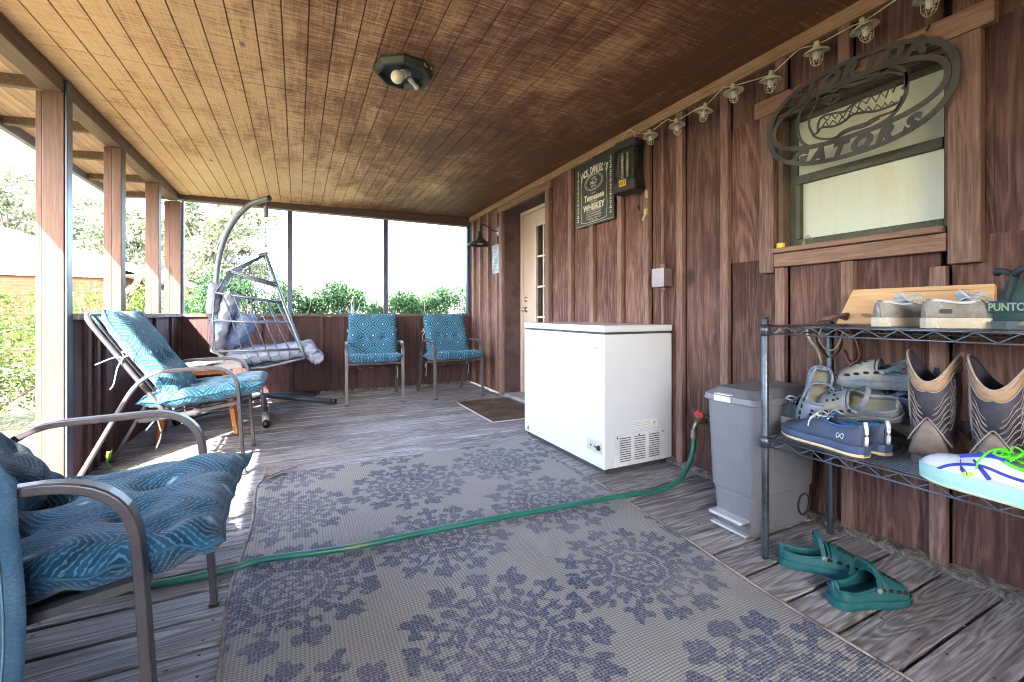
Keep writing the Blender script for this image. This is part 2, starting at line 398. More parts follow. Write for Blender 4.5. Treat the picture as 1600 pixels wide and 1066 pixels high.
# boards
edges = [-2.5,-2.2,-1.9,-1.6,-1.28,-0.97,-0.66,-0.34,-0.02,0.28,0.50,0.73,1.03,1.30,1.607,1.914,2.195,2.46,2.794,3.095,3.45]
b = MB()
for y0, y1 in zip(edges, edges[1:]):
    if y0 >= 0.72 and y1 <= 1.36 or (y0 < 1.36 and y1 > 0.72): zs = [(0.0, 1.2), (1.9, 2.2)]
    else: zs = [(0.0, 2.2)]
    for z0, z1 in zs: b.box((2.1+random.uniform(0, .003), y0+0.002, z0+0.01), (2.125, y1-0.028, z1))  # gap beside each batten bares the dark core, standing in for batten shadow
b.box((2.1, 0.50, 1.19), (2.125, 0.715, 1.91)); b.box((2.1, 1.345, 1.19), (2.125, 1.60, 1.91))
e2 = [4.50, 4.61, 4.875, 5.13, 5.36, 5.6]
for y0, y1 in zip(e2, e2[1:]): b.box((2.1, y0+0.002, 0.01), (2.125, y1-0.002, 2.2))
hobj('siding', b, M_wall)
b = MB()
for a in ((-2.5, 0.70, 0, 2.25), (1.345, 3.45, 0, 2.25), (4.5, 5.6, 0, 2.25), (0.70, 1.345, 0, 1.205), (0.70, 1.345, 1.905, 2.25), (3.45, 4.5, 2.09, 2.25)):
    b.box((2.127, a[0], a[2]), (2.2, a[1], a[3]))
b.box((2.45, -2.5, 0), (2.5, 5.6, 2.25)); b.box((2.2, -2.5, 2.2), (2.5, 5.6, 2.25)); b.box((2.2,5.55,0),(2.5,5.6,2.25)); b.box((2.2,-2.5,0),(2.5,-2.45,2.25))
hobj('wall_core', b, M_void)
# battens, each its own part
for e, z0, z1 in [(-2.2,0,0),(-1.9,0,0),(-1.6,0,0),(-1.28,0,0),(-0.97,0,0),(-0.66,0,0),(-0.34,0,0),(-0.02,0,0),(0.28,0,0),(0.45,0,0),
                  (0.709,0,1.09),(0.997,0,1.14),(1.281,0,1.14),(1.009,1.98,0),(1.281,1.98,0),(1.585,0,0),(1.892,0,0),(2.173,0,0),
                  (2.439,0,0),(2.772,0,0),(3.073,0,0),(4.588,0,0),(4.85,0,0),(5.105,0,0),(5.34,0,0)]:
    b = MB(); b.box((2.068, e, z0 or 0.02), (2.1, e+0.046, z1 or 2.138)); hobj('batten', b, M_wall2, bevel=0.003)
b = MB(); b.box((2.066, -2.5, 2.14), (2.1, 5.6, 2.212)); hobj('frieze_board', b, wood('tan_frieze_paint', (0.22,0.12,0.07), (0.48,0.31,0.19), 'Y', 1.4, 0.6, 0.3, wear=0.3, knots=False), bevel=0.004)
def base_mat():
    t = NT('dirty_sill_plate'); v = t.coord(); n = t.noise(v, 30, 8, 0.75, 0.5)
    t.set(t.ramp(n, [(0.35, (0.05,0.045,0.04)), (0.5, (0.17,0.15,0.13)), (0.7, (0.40,0.38,0.35))]), 0.95, 0, 0.1); t.bump(n, 1.0, 0.02); return t.m
M_base = base_mat()
b = MB(); rows = []
for i in range(260):
    y = -2.5+i*(5.93/259); j = random.uniform(0, 0.010)
    rows.append([(2.058-j, y, 0.001), (2.062-j, y, 0.014+j*.6), (2.078, y, 0.022+j), (2.099, y, 0.024+j), (2.099, y, 0.0)])
b.grid(rows); hobj('sill_plate', b, M_base)
# door recess, casing and door
b = MB(); b.box((2.062, 4.45, 0), (2.1, 4.53, 2.13)); hobj('door_casing', b, M_trimz, bevel=0.003)
b = MB(); b.box((2.062, 3.43, 0), (2.1, 3.495, 2.13)); hobj('door_casing', b, M_trimz, bevel=0.003)
b = MB(); b.box((2.06, 3.40, 2.065), (2.098, 4.56, 2.132)); hobj('door_head', b, M_trim, bevel=0.003)
b = MB(); b.box((2.101, 4.452, 0), (2.33, 4.475, 2.10)); b.box((2.101, 3.47, 0), (2.33, 3.493, 2.10)); b.box((2.101, 3.494, 2.072), (2.33, 4.451, 2.10))
hobj('door_reveal', b, plain('dark_reveal_paint', (0.075,0.042,0.04), 0.8, 0, 0.25, 40, 0.3))
b = MB(); b.box((2.101, 3.494, 0.0), (2.33, 4.451, 0.025)); hobj('threshold', b, plain('weathered_threshold', (0.36,0.35,0.34), 0.7, 0, 0.3, 20, 0.3))
b = MB(); b.box((2.30, 4.40, 0.026), (2.33, 4.45, 2.07)); b.box((2.30, 3.495, 0.026), (2.33, 3.54, 2.07)); b.box((2.30, 3.541, 2.03), (2.33, 4.399, 2.07))
hobj('door_frame', b, M_door, bevel=0.003)
door = MB(); Y0, Y1 = 3.543, 4.397
gy0, gy1, gz0, gz1 = 3.70, 4.10, 0.23, 1.86
door.box((2.315, gy1, 0.03), (2.35, Y1, 2.028)); door.box((2.315, Y0, 0.03), (2.35, gy0, 2.028))
door.box((2.315, gy0, gz1), (2.35, gy1, 2.028)); door.box((2.315, gy0, 0.03), (2.35, gy1, gz0))
dr = hobj('door', door, M_door, bevel=0.003)
b = MB(); b.box((2.335, gy0, gz0), (2.34, gy1, gz1))
tgl = NT('dark_door_glass'); tgl.set((0.012,0.014,0.016), 0.03, 0, 0.9); hobj('pane', b, tgl.m, dr)
b = MB()
for i in range(1, 3): yy = gy0+(gy1-gy0)*i/3; b.box((2.322, yy-0.011, gz0), (2.334, yy+0.011, gz1))
for i in range(1, 5): zz = gz0+(gz1-gz0)*i/5; b.box((2.321, gy0, zz-0.011), (2.333, gy1, zz+0.011))
b.box((2.305, gy1-0.004, gz0-0.02), (2.316, gy1+0.025, gz1+0.02)); b.box((2.305, gy0-0.025, gz0-0.02), (2.316, gy0+0.004, gz1+0.02))
b.box((2.305, gy0+.004, gz1-0.004), (2.316, gy1-.004, gz1+0.02)); b.box((2.305, gy0+.004, gz0-0.02), (2.316, gy1-.004, gz0+0.004))
hobj('muntin', b, plain('pale_muntin_paint', (0.58,0.50,0.42), 0.4), dr, bevel=0.002)
Mk = Matrix.Translation((2.315, 4.33, 0.965)) @ Matrix.Rotation(R(-90), 4, 'Y')
b = MB(); b.lathe([(0.0, 0.055), (0.02, 0.054), (0.027, 0.042), (0.024, 0.03), (0.011, 0.024), (0.011, 0.006), (0.032, 0.005), (0.033, 0.0)], 20, Mk); hobj('knob', b, M_chrome, dr, smooth=True)
b = MB(); b.lathe([(0.0, 0.02), (0.02, 0.018), (0.026, 0.008), (0.030, 0.0)], 20, Matrix.Translation((2.315, 4.33, 1.08)) @ Matrix.Rotation(R(-90), 4, 'Y')); hobj('deadbolt', b, M_chrome, dr, smooth=True)
# window over the shoe rack
b = MB(); b.box((2.062, 1.332, 1.118), (2.098, 1.402, 1.90)); hobj('window_casing', b, M_trimz, bevel=0.003)
b = MB(); b.box((2.060, 0.618, 1.095), (2.098, 0.702, 1.884)); hobj('window_casing', b, M_trimz, bevel=0.003)
b = MB(); b.box((2.057, 0.585, 1.886), (2.098, 1.425, 1.968)); hobj('window_head', b, M_trim, bevel=0.004)
b = MB(); b.box((2.064, 0.706, 1.143), (2.098, 1.331, 1.207)); hobj('window_apron', b, M_trim, bevel=0.004)
b = MB(); b.box((2.045, 0.712, 1.209), (2.165, 1.331, 1.232)); hobj('window_sill', b, M_trim, bevel=0.004)
win = MB(); x0, x1 = 2.165, 2.20
win.box((2.101, 1.310, 1.233), (2.18, 1.334, 1.884), 0); win.box((2.101, 0.702, 1.233), (2.18, 0.722, 1.884), 0); win.box((2.101, .722, 1.862), (2.18, 1.31, 1.886), 0)
hobj('window_jamb', win, plain('window_reveal_paint', (0.13,0.085,0.06), 0.8, 0, 0.25, 30, 0.3))
wf = MB()
wf.box((2.158, 1.275, 1.235), (2.185, 1.309, 1.861)); wf.box((2.158, 0.723, 1.235), (2.185, 0.745, 1.861)); wf.box((2.158, 0.745, 1.836), (2.185, 1.275, 1.861)); wf.box((2.158, 0.745, 1.235), (2.185, 1.275, 1.275))
wf.box((2.150, 0.745, 1.538), (2.183, 1.275, 1.578)); wf.box((2.145, 1.255, 1.276), (2.178, 1.2745, 1.537))
wfo = hobj('window_frame', wf, plain('mildewed_window_frame', (0.06,0.062,0.038), 0.6, 0, 0.5, 14, 0.2), bevel=0.002)
def pane_mat():
    t = NT('frosted_stained_glass'); v = t.coord()
    a = t.noise(t.mapping(v, (1, 9, 0.9)), 1.5, 5, 0.6); b_ = t.noise(v, 40, 4, 0.7)
    c = t.mix(t.ramp(a, [(0.50, 0.0), (0.72, 0.65)]), (0.50,0.52,0.42), (0.50,0.41,0.17))
    c = t.mix(t.math('MULTIPLY', b_, 0.35), c, (0.30,0.31,0.22)); t.set(c, 0.35, 0, 0.5); return t.m
M_pane = pane_mat()
b = MB(); b.box((2.172, 0.745, 1.275), (2.176, 1.275, 1.54)); hobj('pane', b, M_pane, wfo)
b = MB(); b.box((2.172, 0.745, 1.575), (2.176, 1.275, 1.838)); hobj('pane', b, M_pane, wfo)

# ---------------------------------------------------------------- porch roof: ceiling, beam, posts, eave
roof = thing('porch_roof', 'sloping porch roof with worn tan and brown board ceiling on painted posts', 'porch roof', (-1.12, 3.0, 0))
def robj(name, mb, mat, parent=None, **k):
    mb.v = [(x+1.12, y-3.0, z) for x, y, z in mb.v]; return obj(name, mb, mat, parent or roof, **k)
def zc(x): return 2.140+(x+1.08)*(0.062/3.18)
c = MB(); X = -1.075; brk = [-2.5, 0.28, 2.715, 5.6]
while X < 2.09:
    wdt = 0.102; x1 = min(X+wdt-0.0050, 2.098)
    for y0, y1 in zip(brk, brk[1:]):
        z0, z1 = zc(X), zc(x1)
        vs = [(X,y0+.002,z0),(x1,y0+.002,z1),(x1,y1-.002,z1),(X,y1-.002,z0)]; vs += [(x,y,z+0.006) for x,y,z in vs]
        c.add(vs, [(0,3,2,1),(4,5,6,7),(0,1,5,4),(1,2,6,5),(2,3,7,6),(3,0,4,7)])
    X += wdt
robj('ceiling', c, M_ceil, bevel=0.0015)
c = MB(); c.add([(-1.08,-2.5,2.1475),(2.1,-2.5,2.2095),(2.1,5.6,2.2095),(-1.08,5.6,2.1475),(-1.08,-2.5,2.30),(2.1,-2.5,2.30),(2.1,5.6,2.30),(-1.08,5.6,2.30)],
               [(0,3,2,1),(4,5,6,7),(0,1,5,4),(1,2,6,5),(2,3,7,6),(3,0,4,7)])
robj('ceiling_backing', c, plain('groove_brown', (0.21,0.115,0.065), .9))
c = MB(); c.box((-1.68, -2.55, 2.305), (2.6, 5.95, 2.34)); robj('roof_deck', c, plain('grey_shingles', (0.12,0.115,0.11), 0.9))
c = MB(); c.box((-1.168, -2.5, 2.058), (-1.081, 5.45, 2.135)); robj('beam', c, M_beam, bevel=0.004)
c = MB(); c.box((-1.168, 5.502, 2.098), (2.098, 5.60, 2.206)); robj('header', c, plain('dark_header_paint', (0.09,0.05,0.045), 0.6), bevel=0.003)
c = MB(); c.box((-1.05, 5.53, 2.080), (2.04, 5.56, 2.0975)); robj('screen_rail', c, plain('pale_screen_rail', (0.42,0.40,0.38), 0.5))
c = MB(); z = lambda x: 2.175+(x+1.17)*0.10
for k in range(11):
    xa = -1.62+k*0.045
    c.add([(xa,-2.5,z(xa)),(xa+.043,-2.5,z(xa+.043)),(xa+.043,5.9,z(xa+.043)),(xa,5.9,z(xa)),(xa,-2.5,z(xa)+.02),(xa+.043,-2.5,z(xa+.043)+.02),(xa+.043,5.9,z(xa+.043)+.02),(xa,5.9,z(xa)+.02)],
          [(0,3,2,1),(4,5,6,7),(0,1,5,4),(1,2,6,5),(2,3,7,6),(3,0,4,7)])
robj('soffit', c, M_soffit)
for yr in (-1.7, -1.1, -0.5, 0.1, 0.72, 1.33, 1.94, 2.55, 3.16, 3.77, 4.38, 4.99, 5.6):
    c = MB()
    vs = [(-1.62,yr,2.085),(-1.17,yr,2.105),(-1.17,yr,2.178),(-1.62,yr,2.132)]; vs += [(x,y+0.038,z_) for x,y,z_ in vs]
    c.add(vs, [(0,1,2,3),(7,6,5,4),(0,4,5,1),(1,5,6,2),(2,6,7,3),(3,7,4,0)]); robj('rafter', c, M_beam, bevel=0.003)
c = MB(); c.box((-1.66, -2.55, 2.068), (-1.622, 5.95, 2.20)); robj('fascia', c, plain('grey_blue_fascia', (0.16,0.17,0.20), 0.55), bevel=0.003)
M_stop = wood('post_stop', (0.075,0.036,0.026), (0.14,0.075,0.055), 'Z', 1.2, 0.6, 0.25, knots=False)
for k, (xa, xb, ya, yb) in enumerate(((-1.163,-1.079,3.04,3.114),(-1.131,-1.079,3.86,3.95),(-1.131,-1.079,4.76,4.85),(-1.15,-1.06,5.45,5.56))):
    c = MB(); c.box((xa, ya, 0.0 if k in (0, 3) else 0.922), (xb, yb, 2.057 if k else 2.13)); p = robj('post', c, M_post, bevel=0.004)
    c = MB(); c.box((xa-0.045 if k else xa-0.028, ya+0.012, 0.0 if k in (0, 3) else 0.922), (xa-0.003, yb-0.01, 2.055)); robj('post_stop', c, M_stop, bevel=0.003)
c = MB(); c.box((-1.078, 3.045, 0.0), (-1.068, 3.108, 2.13)); robj('post_edge_strip', c, M_steel, bevel=0.002)
for px in (-0.073, 0.986):
    c = MB(); c.box((px-0.026, 5.52, 0.925), (px+0.026, 5.56, 2.079)); robj('mullion', c, M_steel, bevel=0.003)
c = MB(); c.box((2.045, 5.50, 0.925), (2.085, 5.56, 2.097)); robj('screen_jamb', c, M_steel, bevel=0.003)
c = MB(); c.box((-1.058, 5.50, 0.925), (-1.042, 5.54, 2.079)); robj('screen_jamb', c, plain('pale_blue_jamb', (0.3,0.36,0.46), 0.4), bevel=0.002)
for ya, yb in ((3.95,3.955),):
    pass

# ---------------------------------------------------------------- half walls
hw = thing('porch_half_wall', 'dark red brown board half wall round the open left and far sides of the porch', 'half wall', (-1.08, 5.5, 0))
def wobj(name, mb, mat, parent=None, **k):
    mb.v = [(x+1.08, y-5.5, z_) for x, y, z_ in mb.v]; return obj(name, mb, mat, parent or hw, **k)
c = MB(); ys = [3.116,3.25,3.41,3.56,3.72,3.88,4.04,4.20,4.43,4.63,4.80,4.96,5.14,5.30,5.448]
for y0, y1 in zip(ys, ys[1:]): c.box((-1.10, y0+.001, 0.01), (-1.08+random.uniform(-.002,.002), y1-.001, 0.884))
c.box((-1.16, 3.116, 0), (-1.102, 5.55, 0.884))
wobj('side_boards', c, M_dark)
c = MB(); xs = [-1.06,-0.93,-0.842,-0.667,-0.53,-0.372,-0.261,-0.066,0.031,0.244,0.36,0.473,0.66,0.84,1.02,1.208,1.37,1.55,1.74,1.92,2.09]
for x0, x1 in zip(xs, xs[1:]): c.box((x0+.0015, 5.5+random.uniform(-.002,.002), 0.01), (x1-.0015, 5.52, 0.884))
c.box((-1.06, 5.522, 0), (2.1, 5.58, 0.884))
wobj('end_boards', c, M_dark)
for yb in (3.27, 3.40, 3.53, 4.60, 5.11):
    c = MB(); c.box((-1.078, yb, 0.01), (-1.058, yb+0.04, 0.884)); wobj('batten', c, M_dark, bevel=0.002)
for xb in (-0.68, -0.385, -0.08, 0.235, 0.46, 1.36):
    c = MB(); c.box((xb, 5.478, 0.01), (xb+0.04, 5.497, 0.884)); wobj('batten', c, M_dark, bevel=0.002)
c = MB(); c.box((-1.20, 3.116, 0.886), (-1.045, 5.448, 0.920)); wobj('cap_board', c, M_cap, bevel=0.004)
c = MB(); c.box((-1.045, 5.468, 0.886), (2.076, 5.62, 0.918)); wobj('cap_board', c, plain('dark_cap_paint', (0.12,0.075,0.07), 0.6, 0, .2, 20, .2), bevel=0.004)
c = MB(); rows = []
for i in range(180):
    x = -1.05+i*(3.12/179); j = random.uniform(0, 0.012); rows.append([(x, 5.455-j, 0.001), (x, 5.47-j, 0.012+j), (x, 5.499, 0.016+j), (x, 5.499, 0)])
c.grid(rows); wobj('sill_plate', c, M_base)

# the porch's near end: boarded return beside the entrance, and an added end wall
ew = thing('porch_end_added_wall', 'brown boarded return, with an unseen end wall added to cut the light', 'wall', (-1.1, 0.4, 0))
c = MB()
for k in range(14): c.box((-1.10, -1.62+k*.145, 0.0), (-1.08, -1.478+k*.145, 2.05))
for k in range(22): c.box((-1.08+k*.145, -1.62, 0.0), (-.938+k*.145, -1.60, 0.88 if k < 11 else 2.13))  # unseen end wall, added and kept half open to shape the fill light
for k in range(13): c.box((-1.10, .505+k*.145, 0.0), (-1.08, .647+k*.145, 0.884))
c.box((-1.16, .505, 0), (-1.102, 2.385, .884)); c.box((-1.19, .505, .886), (-1.05, 2.40, .92))
c.v = [(x+1.1, y-.4, z_) for x, y, z_ in c.v]; obj('boards', c, M_dark, ew)
c = MB(); c.box((-1.17, .415, 0), (-1.08, .50, 2.055)); c.v = [(x+1.1, y-.4, z_) for x, y, z_ in c.v]; obj('end_post', c, M_post, ew, bevel=.004)

# ================================================================ OUTSIDE
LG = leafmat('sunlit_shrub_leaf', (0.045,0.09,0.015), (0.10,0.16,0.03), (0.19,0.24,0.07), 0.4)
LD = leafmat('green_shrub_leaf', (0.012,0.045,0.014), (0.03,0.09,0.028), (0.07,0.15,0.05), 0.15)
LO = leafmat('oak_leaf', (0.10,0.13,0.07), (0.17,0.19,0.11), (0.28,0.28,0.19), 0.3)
M_bark = plain('grey_bark', (0.20,0.17,0.14), 0.9, 0, 0.4, 20, 0.8)
def shrub(name, label, cat, loc, w_, h, n, size, mat, group, dens=14, stems=5, low=0.12):
    t = thing(name, label, cat, (*loc, -0.27), group=group)
    cs = []; hh = h+0.27
    for k in range(dens):
        a = rng.uniform(0, 6.28); r = w_*0.5*math.sqrt(rng.uniform(0, 1)); z_ = hh*rng.uniform(low+0.12, 0.88)
        taper = 1-0.45*(z_/hh)**2
        c0 = np.array([r*math.cos(a)*taper, r*math.sin(a)*taper, z_]); rad = w_*rng.uniform(0.13, 0.24)
        m = n//dens; dirs = rng.normal(size=(m, 3)); dirs /= np.linalg.norm(dirs, axis=1)[:, None]
        cs.append(c0+dirs*rad*(rng.uniform(0.25, 1.1, (m, 1)))*np.array([1, 1, 1.15]))
    cs = np.concatenate(cs); cs[:, 2] = np.clip(cs[:, 2], 0.05, hh+0.05)
    leaves('foliage', cs, size, mat, t, 0.42, 0.35, 0.6)
    s = MB()
    for k in range(stems):
        a = rng.uniform(0, 6.28); r = w_*0.35*rng.uniform(0.4, 1)
        s.tube(smoothpath([(0.05*math.cos(a), 0.05*math.sin(a), -0.02), (r*.4*math.cos(a), r*.4*math.sin(a), hh*.3), (r*math.cos(a+.4), r*math.sin(a+.4), hh*.8)], 4), 0.014, 5, scale=[1-.06*i for i in range(9)])
    obj('stem', s, M_bark, t, smooth=True); return t
# sunlit shrubs along the neighbour's wall, left to right
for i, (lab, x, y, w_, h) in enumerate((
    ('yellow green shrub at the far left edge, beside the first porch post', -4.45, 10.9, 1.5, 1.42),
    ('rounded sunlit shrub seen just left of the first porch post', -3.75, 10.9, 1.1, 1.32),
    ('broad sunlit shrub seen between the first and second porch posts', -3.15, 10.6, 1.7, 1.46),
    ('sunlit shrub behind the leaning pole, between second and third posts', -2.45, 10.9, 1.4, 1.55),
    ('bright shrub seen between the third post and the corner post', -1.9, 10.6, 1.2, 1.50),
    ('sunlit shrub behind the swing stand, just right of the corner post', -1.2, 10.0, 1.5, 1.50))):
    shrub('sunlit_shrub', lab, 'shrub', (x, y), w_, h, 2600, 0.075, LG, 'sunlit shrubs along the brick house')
# near branching bush in the entrance opening
t = thing('azalea_bush', 'open branching bush with sparse yellow green leaves on the lawn by the entrance', 'bush', (-3.1, 6.0, -0.27))
s = MB(); tips = []
for a0, ln, up in ((0.2, .9, .5), (1.2, .8, .8), (2.4, .9, .6), (3.4, .8, .9), (4.4, .9, .5), (5.3, .8, .8), (0.8, .5, 1.1), (3.9, .4, 1.15)):
    p = [(0, 0, 0), (ln*.35*math.cos(a0), ln*.35*math.sin(a0), up*.35), (ln*.8*math.cos(a0+.3), ln*.8*math.sin(a0+.3), up*.85), (ln*math.cos(a0+.2), ln*math.sin(a0+.2), up*1.25)]
    P = smoothpath(p, 5); s.tube(P, 0.028, 6, scale=[1-.045*i for i in range(len(P))])
    for q in P[6:]:
        for m in range(3):
            dv = Vector(rng.normal(size=3)); dv.z = abs(dv.z)*.5; e = q+dv*0.17; s.tube([q, q.lerp(e, .5)+Vector((0, 0, .02)), e], 0.008, 4); tips.append(e)
obj('stem', s, M_bark, t, smooth=True)
cs = np.concatenate([np.array(e)+rng.normal(size=(42, 3))*0.08 for e in tips])
leaves('foliage', cs, 0.048, LG, t, 0.45)
# green hedge beyond the far half wall
hx = [(-1.1,7.6,1.50),(-0.5,7.5,1.52),(0.0,7.4,1.42),(0.55,7.5,1.52),(1.05,7.6,1.46),(1.5,7.5,1.36),(1.95,7.4,1.40),(2.45,7.5,1.52),(2.95,7.6,1.68)]
hl = ['dark green shrub low behind the swing chair back', 'green shrub behind the swing chair net', 'low leafy green shrub right of the first mullion',
      'taller green shrub in the middle opening above the left blue chair', 'full green shrub just left of the second mullion', 'low green shrub right of the second mullion',
      'green shrub between the two blue chairs, seen over the wall', 'green shrub above the right blue chair', 'tallest green shrub at the right end of the far opening']
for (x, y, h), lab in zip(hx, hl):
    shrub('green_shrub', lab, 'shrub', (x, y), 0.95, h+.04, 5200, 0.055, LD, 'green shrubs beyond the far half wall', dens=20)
# spiky pale yucca-like plant
t = thing('spiky_plant', 'pale blue green spiky plant above the left blue chair', 'plant', (0.72, 6.7, -0.27))
s = MB()
for k in range(46):
    a = rng.uniform(0, 6.28); el = rng.uniform(.25, 1.45); L_ = rng.uniform(.3, .5); z_ = rng.uniform(.75, 1.05)
    dv = Vector((math.cos(a)*math.cos(el), math.sin(a)*math.cos(el), math.sin(el))); side = dv.cross(Vector((0, 0, 1))).normalized()*.014
    p = Vector((0, 0, z_)); q = p+dv*L_*.55; e = p+dv*L_-Vector((0, 0, .04)); s.add([p-side, p+side, q+side, q-side, e], [(0, 1, 2, 3), (3, 2, 4)])
obj('blade', s, plain('glaucous_leaf', (0.26,0.33,0.32), 0.6), t)
s = MB(); s.tube([(0, 0, 0), (.02, 0, .5), (0, 0, 1.0)], 0.05, 8); obj('trunk', s, M_bark, t, smooth=True)

def tree(label, loc, h, w_, n, size, mat, group, low=0.25):
    t = thing('oak_tree', label, 'tree', (*loc, -0.27), group=group); h += 0.27
    s = MB(); cs = []
    tr = smoothpath([(0, 0, 0), (.1, .1, h*.2), (-.1, .15, h*.42), (0.1, 0, h*.7)], 5); s.tube(tr, h*.035, 10, scale=[1-.045*i for i in range(len(tr))])
    obj('trunk', s, M_bark, t, smooth=True); s = MB()
    for k in range(26):
        a = rng.uniform(0, 6.28); rr = w_*.5*rng.uniform(.3, 1); z_ = h*rng.uniform(low+.05, .93); rr *= math.sqrt(max(.12, 1-((z_/h-.55)/.5)**2))
        e = Vector((rr*math.cos(a), rr*math.sin(a), z_)); st = tr[rng.integers(5, len(tr))]
        mid = st.lerp(e, .5)+Vector(rng.normal(size=3)*.15); P = smoothpath([st, mid, e], 4); s.tube(P, h*.011, 5, scale=[1-.09*i for i in range(len(P))])
        for j in range(3):
            c0 = np.array(e)+rng.normal(size=3)*w_*.06; m = n//78; dd = rng.normal(size=(m, 3)); dd /= np.linalg.norm(dd, axis=1)[:, None]
            cs.append(c0+dd*w_*rng.uniform(.05, .11)*rng.uniform(.2, 1.15, (m, 1))*np.array([1.2, 1.2, .75]))
    obj('limb', s, M_bark, t, smooth=True)
    leaves('crown', np.concatenate(cs), size, mat, t, 0.5, 0.35); return t
G = 'oak trees beyond the brick house'
for lab, loc, h, w_ in (('large pale oak at the far left edge, above the white gable', (-12.9,30.9), 8.4, 8.0), ('oak seen between the first and second porch posts', (-9.0,29.1), 7.0, 7.0),
                       ('oak seen between the second and third porch posts', (-6.2,27.7), 6.7, 6.5), ('broad oak behind the swing stand, right of the corner post', (-3.7,26.4), 7.6, 6.0),
                       ('oak seen between the third post and the corner post', (-4.9,29.5), 6.6, 5.5), ('oak behind the first porch post', (-11.2,33.5), 8.2, 7.5)):
    tree(lab, loc, h, w_, 9000, 0.23, LO, G)
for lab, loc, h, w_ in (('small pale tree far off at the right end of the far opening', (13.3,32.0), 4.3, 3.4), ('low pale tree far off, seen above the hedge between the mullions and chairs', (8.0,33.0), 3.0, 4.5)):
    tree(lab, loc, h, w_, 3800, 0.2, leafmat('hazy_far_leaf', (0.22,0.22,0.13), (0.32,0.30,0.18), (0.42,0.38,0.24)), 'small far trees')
# utility pole
t = thing('utility_pole', 'thin grey utility pole far off beside the left mullion', 'pole', (-2.0, 34.4, -0.27))
s = MB(); s.tube([(0,0,0),(0,0,6.2)], 0.11, 8); obj('pole', s, plain('grey_pole', (0.35,0.33,0.30), 0.9), t)
s = MB(); s.box((-1.0,-.05,5.55),(0.55,.05,5.66)); s.tube([(.2,.1,5.4),(.2,.1,4.7)],.14,8); obj('crossarm', s, plain('grey_crossarm', (0.4,0.38,0.35), 0.9), t)
# leaning garden pole
s = MB(); s.tube([(-2.20,8.6,-0.27),(-2.05,8.9,1.95)], 0.022, 8); tag(obj('garden_pole', s, plain('pale_cane', (0.45,0.42,0.35), 0.8)), 'thin pale pole leaning in front of the shrubs, between second and third posts', 'pole')

# neighbouring brick house
nb = thing('brick_house', 'low orange brick house with white gable and eaves beyond the shrubs', 'house', (-3.9, 14.0, -0.27))
def nobj(name, mb, mat, parent=None, **k):
    mb.v = [(x+3.9, y-14.0, z_+0.27) for x, y, z_ in mb.v]; return obj(name, mb, mat, parent or nb, **k)
def brick_mat():
    t = NT('orange_brick'); v = t.coord(); s = t.n('ShaderNodeSeparateXYZ'); t.l(v, s.inputs[0]); c_ = t.n('ShaderNodeCombineXYZ')
    t.l(t.math('ADD', s.outputs[0], s.outputs[1]), c_.inputs[0]); t.l(s.outputs[2], c_.inputs[1])
    b_ = t.n('ShaderNodeTexBrick'); t.l(c_.outputs[0], b_.inputs['Vector']); b_.inputs['Scale'].default_value = 1.0
    b_.inputs['Brick Width'].default_value = .21; b_.inputs['Row Height'].default_value = .075; b_.inputs['Mortar Size'].default_value = .006
    b_.inputs['Color1'].default_value = (0.10,.033,.016,1); b_.inputs['Color2'].default_value = (0.075,.025,.013,1); b_.inputs['Mortar'].default_value = (.08,.045,.03,1)
    t.set(b_.outputs[0], 0.9, 0, 0.2); return t.m
c = MB(); c.box((-15, 14.0, -0.27), (-4.05, 14.3, 1.86)); c.box((-4.25, 14.3, -0.27), (-4.05, 46, 1.86)); nobj('brick_wall', c, brick_mat())
c = MB(); c.prism([(-15,0),(-4.0,0),(-4.0,0.22),(-9.5,1.95),(-15,.25)], 0, 0.14); Mx = Matrix(((1,0,0,0),(0,0,1,13.95),(0,1,0,1.865),(0,0,0,1)))
c.v = [tuple(Mx @ Vector(p)) for p in c.v]
def sid():
    t = NT('white_vertical_siding'); v = t.coord(); wv = t.n('ShaderNodeTexWave'); t.l(v, wv.inputs[0]); wv.inputs['Scale'].default_value = 3.3
    t.set((0.66,0.63,0.60), 0.6); t.bump(wv.outputs[1], 0.8, 0.03); return t.m
nobj('gable', c, sid())
c = MB(); c.box((-15, 13.93, 1.80), (-4.0, 13.949, 1.93)); nobj('gable_trim', c, plain('white_trim', (0.72,0.70,0.68), 0.5))
M_wt = plain('white_eave', (0.76,0.75,0.73), 0.5); M_shing = plain('pale_grey_shingle', (0.42,0.41,0.40), 0.9, 0, .15, 8)
c = MB()
def slab(c, x0, z0, x1, z1, y0, y1, th):
    vs = [(x0,y0,z0),(x1,y0,z1),(x1,y1,z1),(x0,y1,z0)]; vs += [(x,y,z_+th) for x,y,z_ in vs]
    c.add(vs, [(0,3,2,1),(4,5,6,7),(0,1,5,4),(1,2,6,5),(2,3,7,6),(3,0,4,7)])
slab(c, -9.5, 3.93, -3.45, 2.01, 13.4, 46, .05); slab(c, -15.5, 2.05, -9.5, 3.93, 13.4, 46, .05); nobj('roof', c, M_shing)
c = MB(); slab(c, -9.5, 3.80, -3.45, 1.885, 13.38, 13.398, .19); nobj('rake_board', c, M_wt)
c = MB(); slab(c, -9.5, 3.84, -3.5, 1.94, 13.4, 13.94, .03); nobj('gable_soffit', c, M_wt)
c = MB(); c.box((-3.50, 13.4, 1.86), (-3.42, 46, 2.0)); c.box((-4.04, 13.97, 1.87), (-3.5, 46, 1.9)); nobj('gutter', c, M_wt)
c = MB(); c.tube(smoothpath([(-3.5,13.7,1.87),(-3.6,13.8,1.6),(-3.98,14.3,1.4),(-4.0,14.4,1.0),(-4.0,14.4,-.2)],5), 0.06, 8); nobj('downspout', c, M_wt, smooth=True)
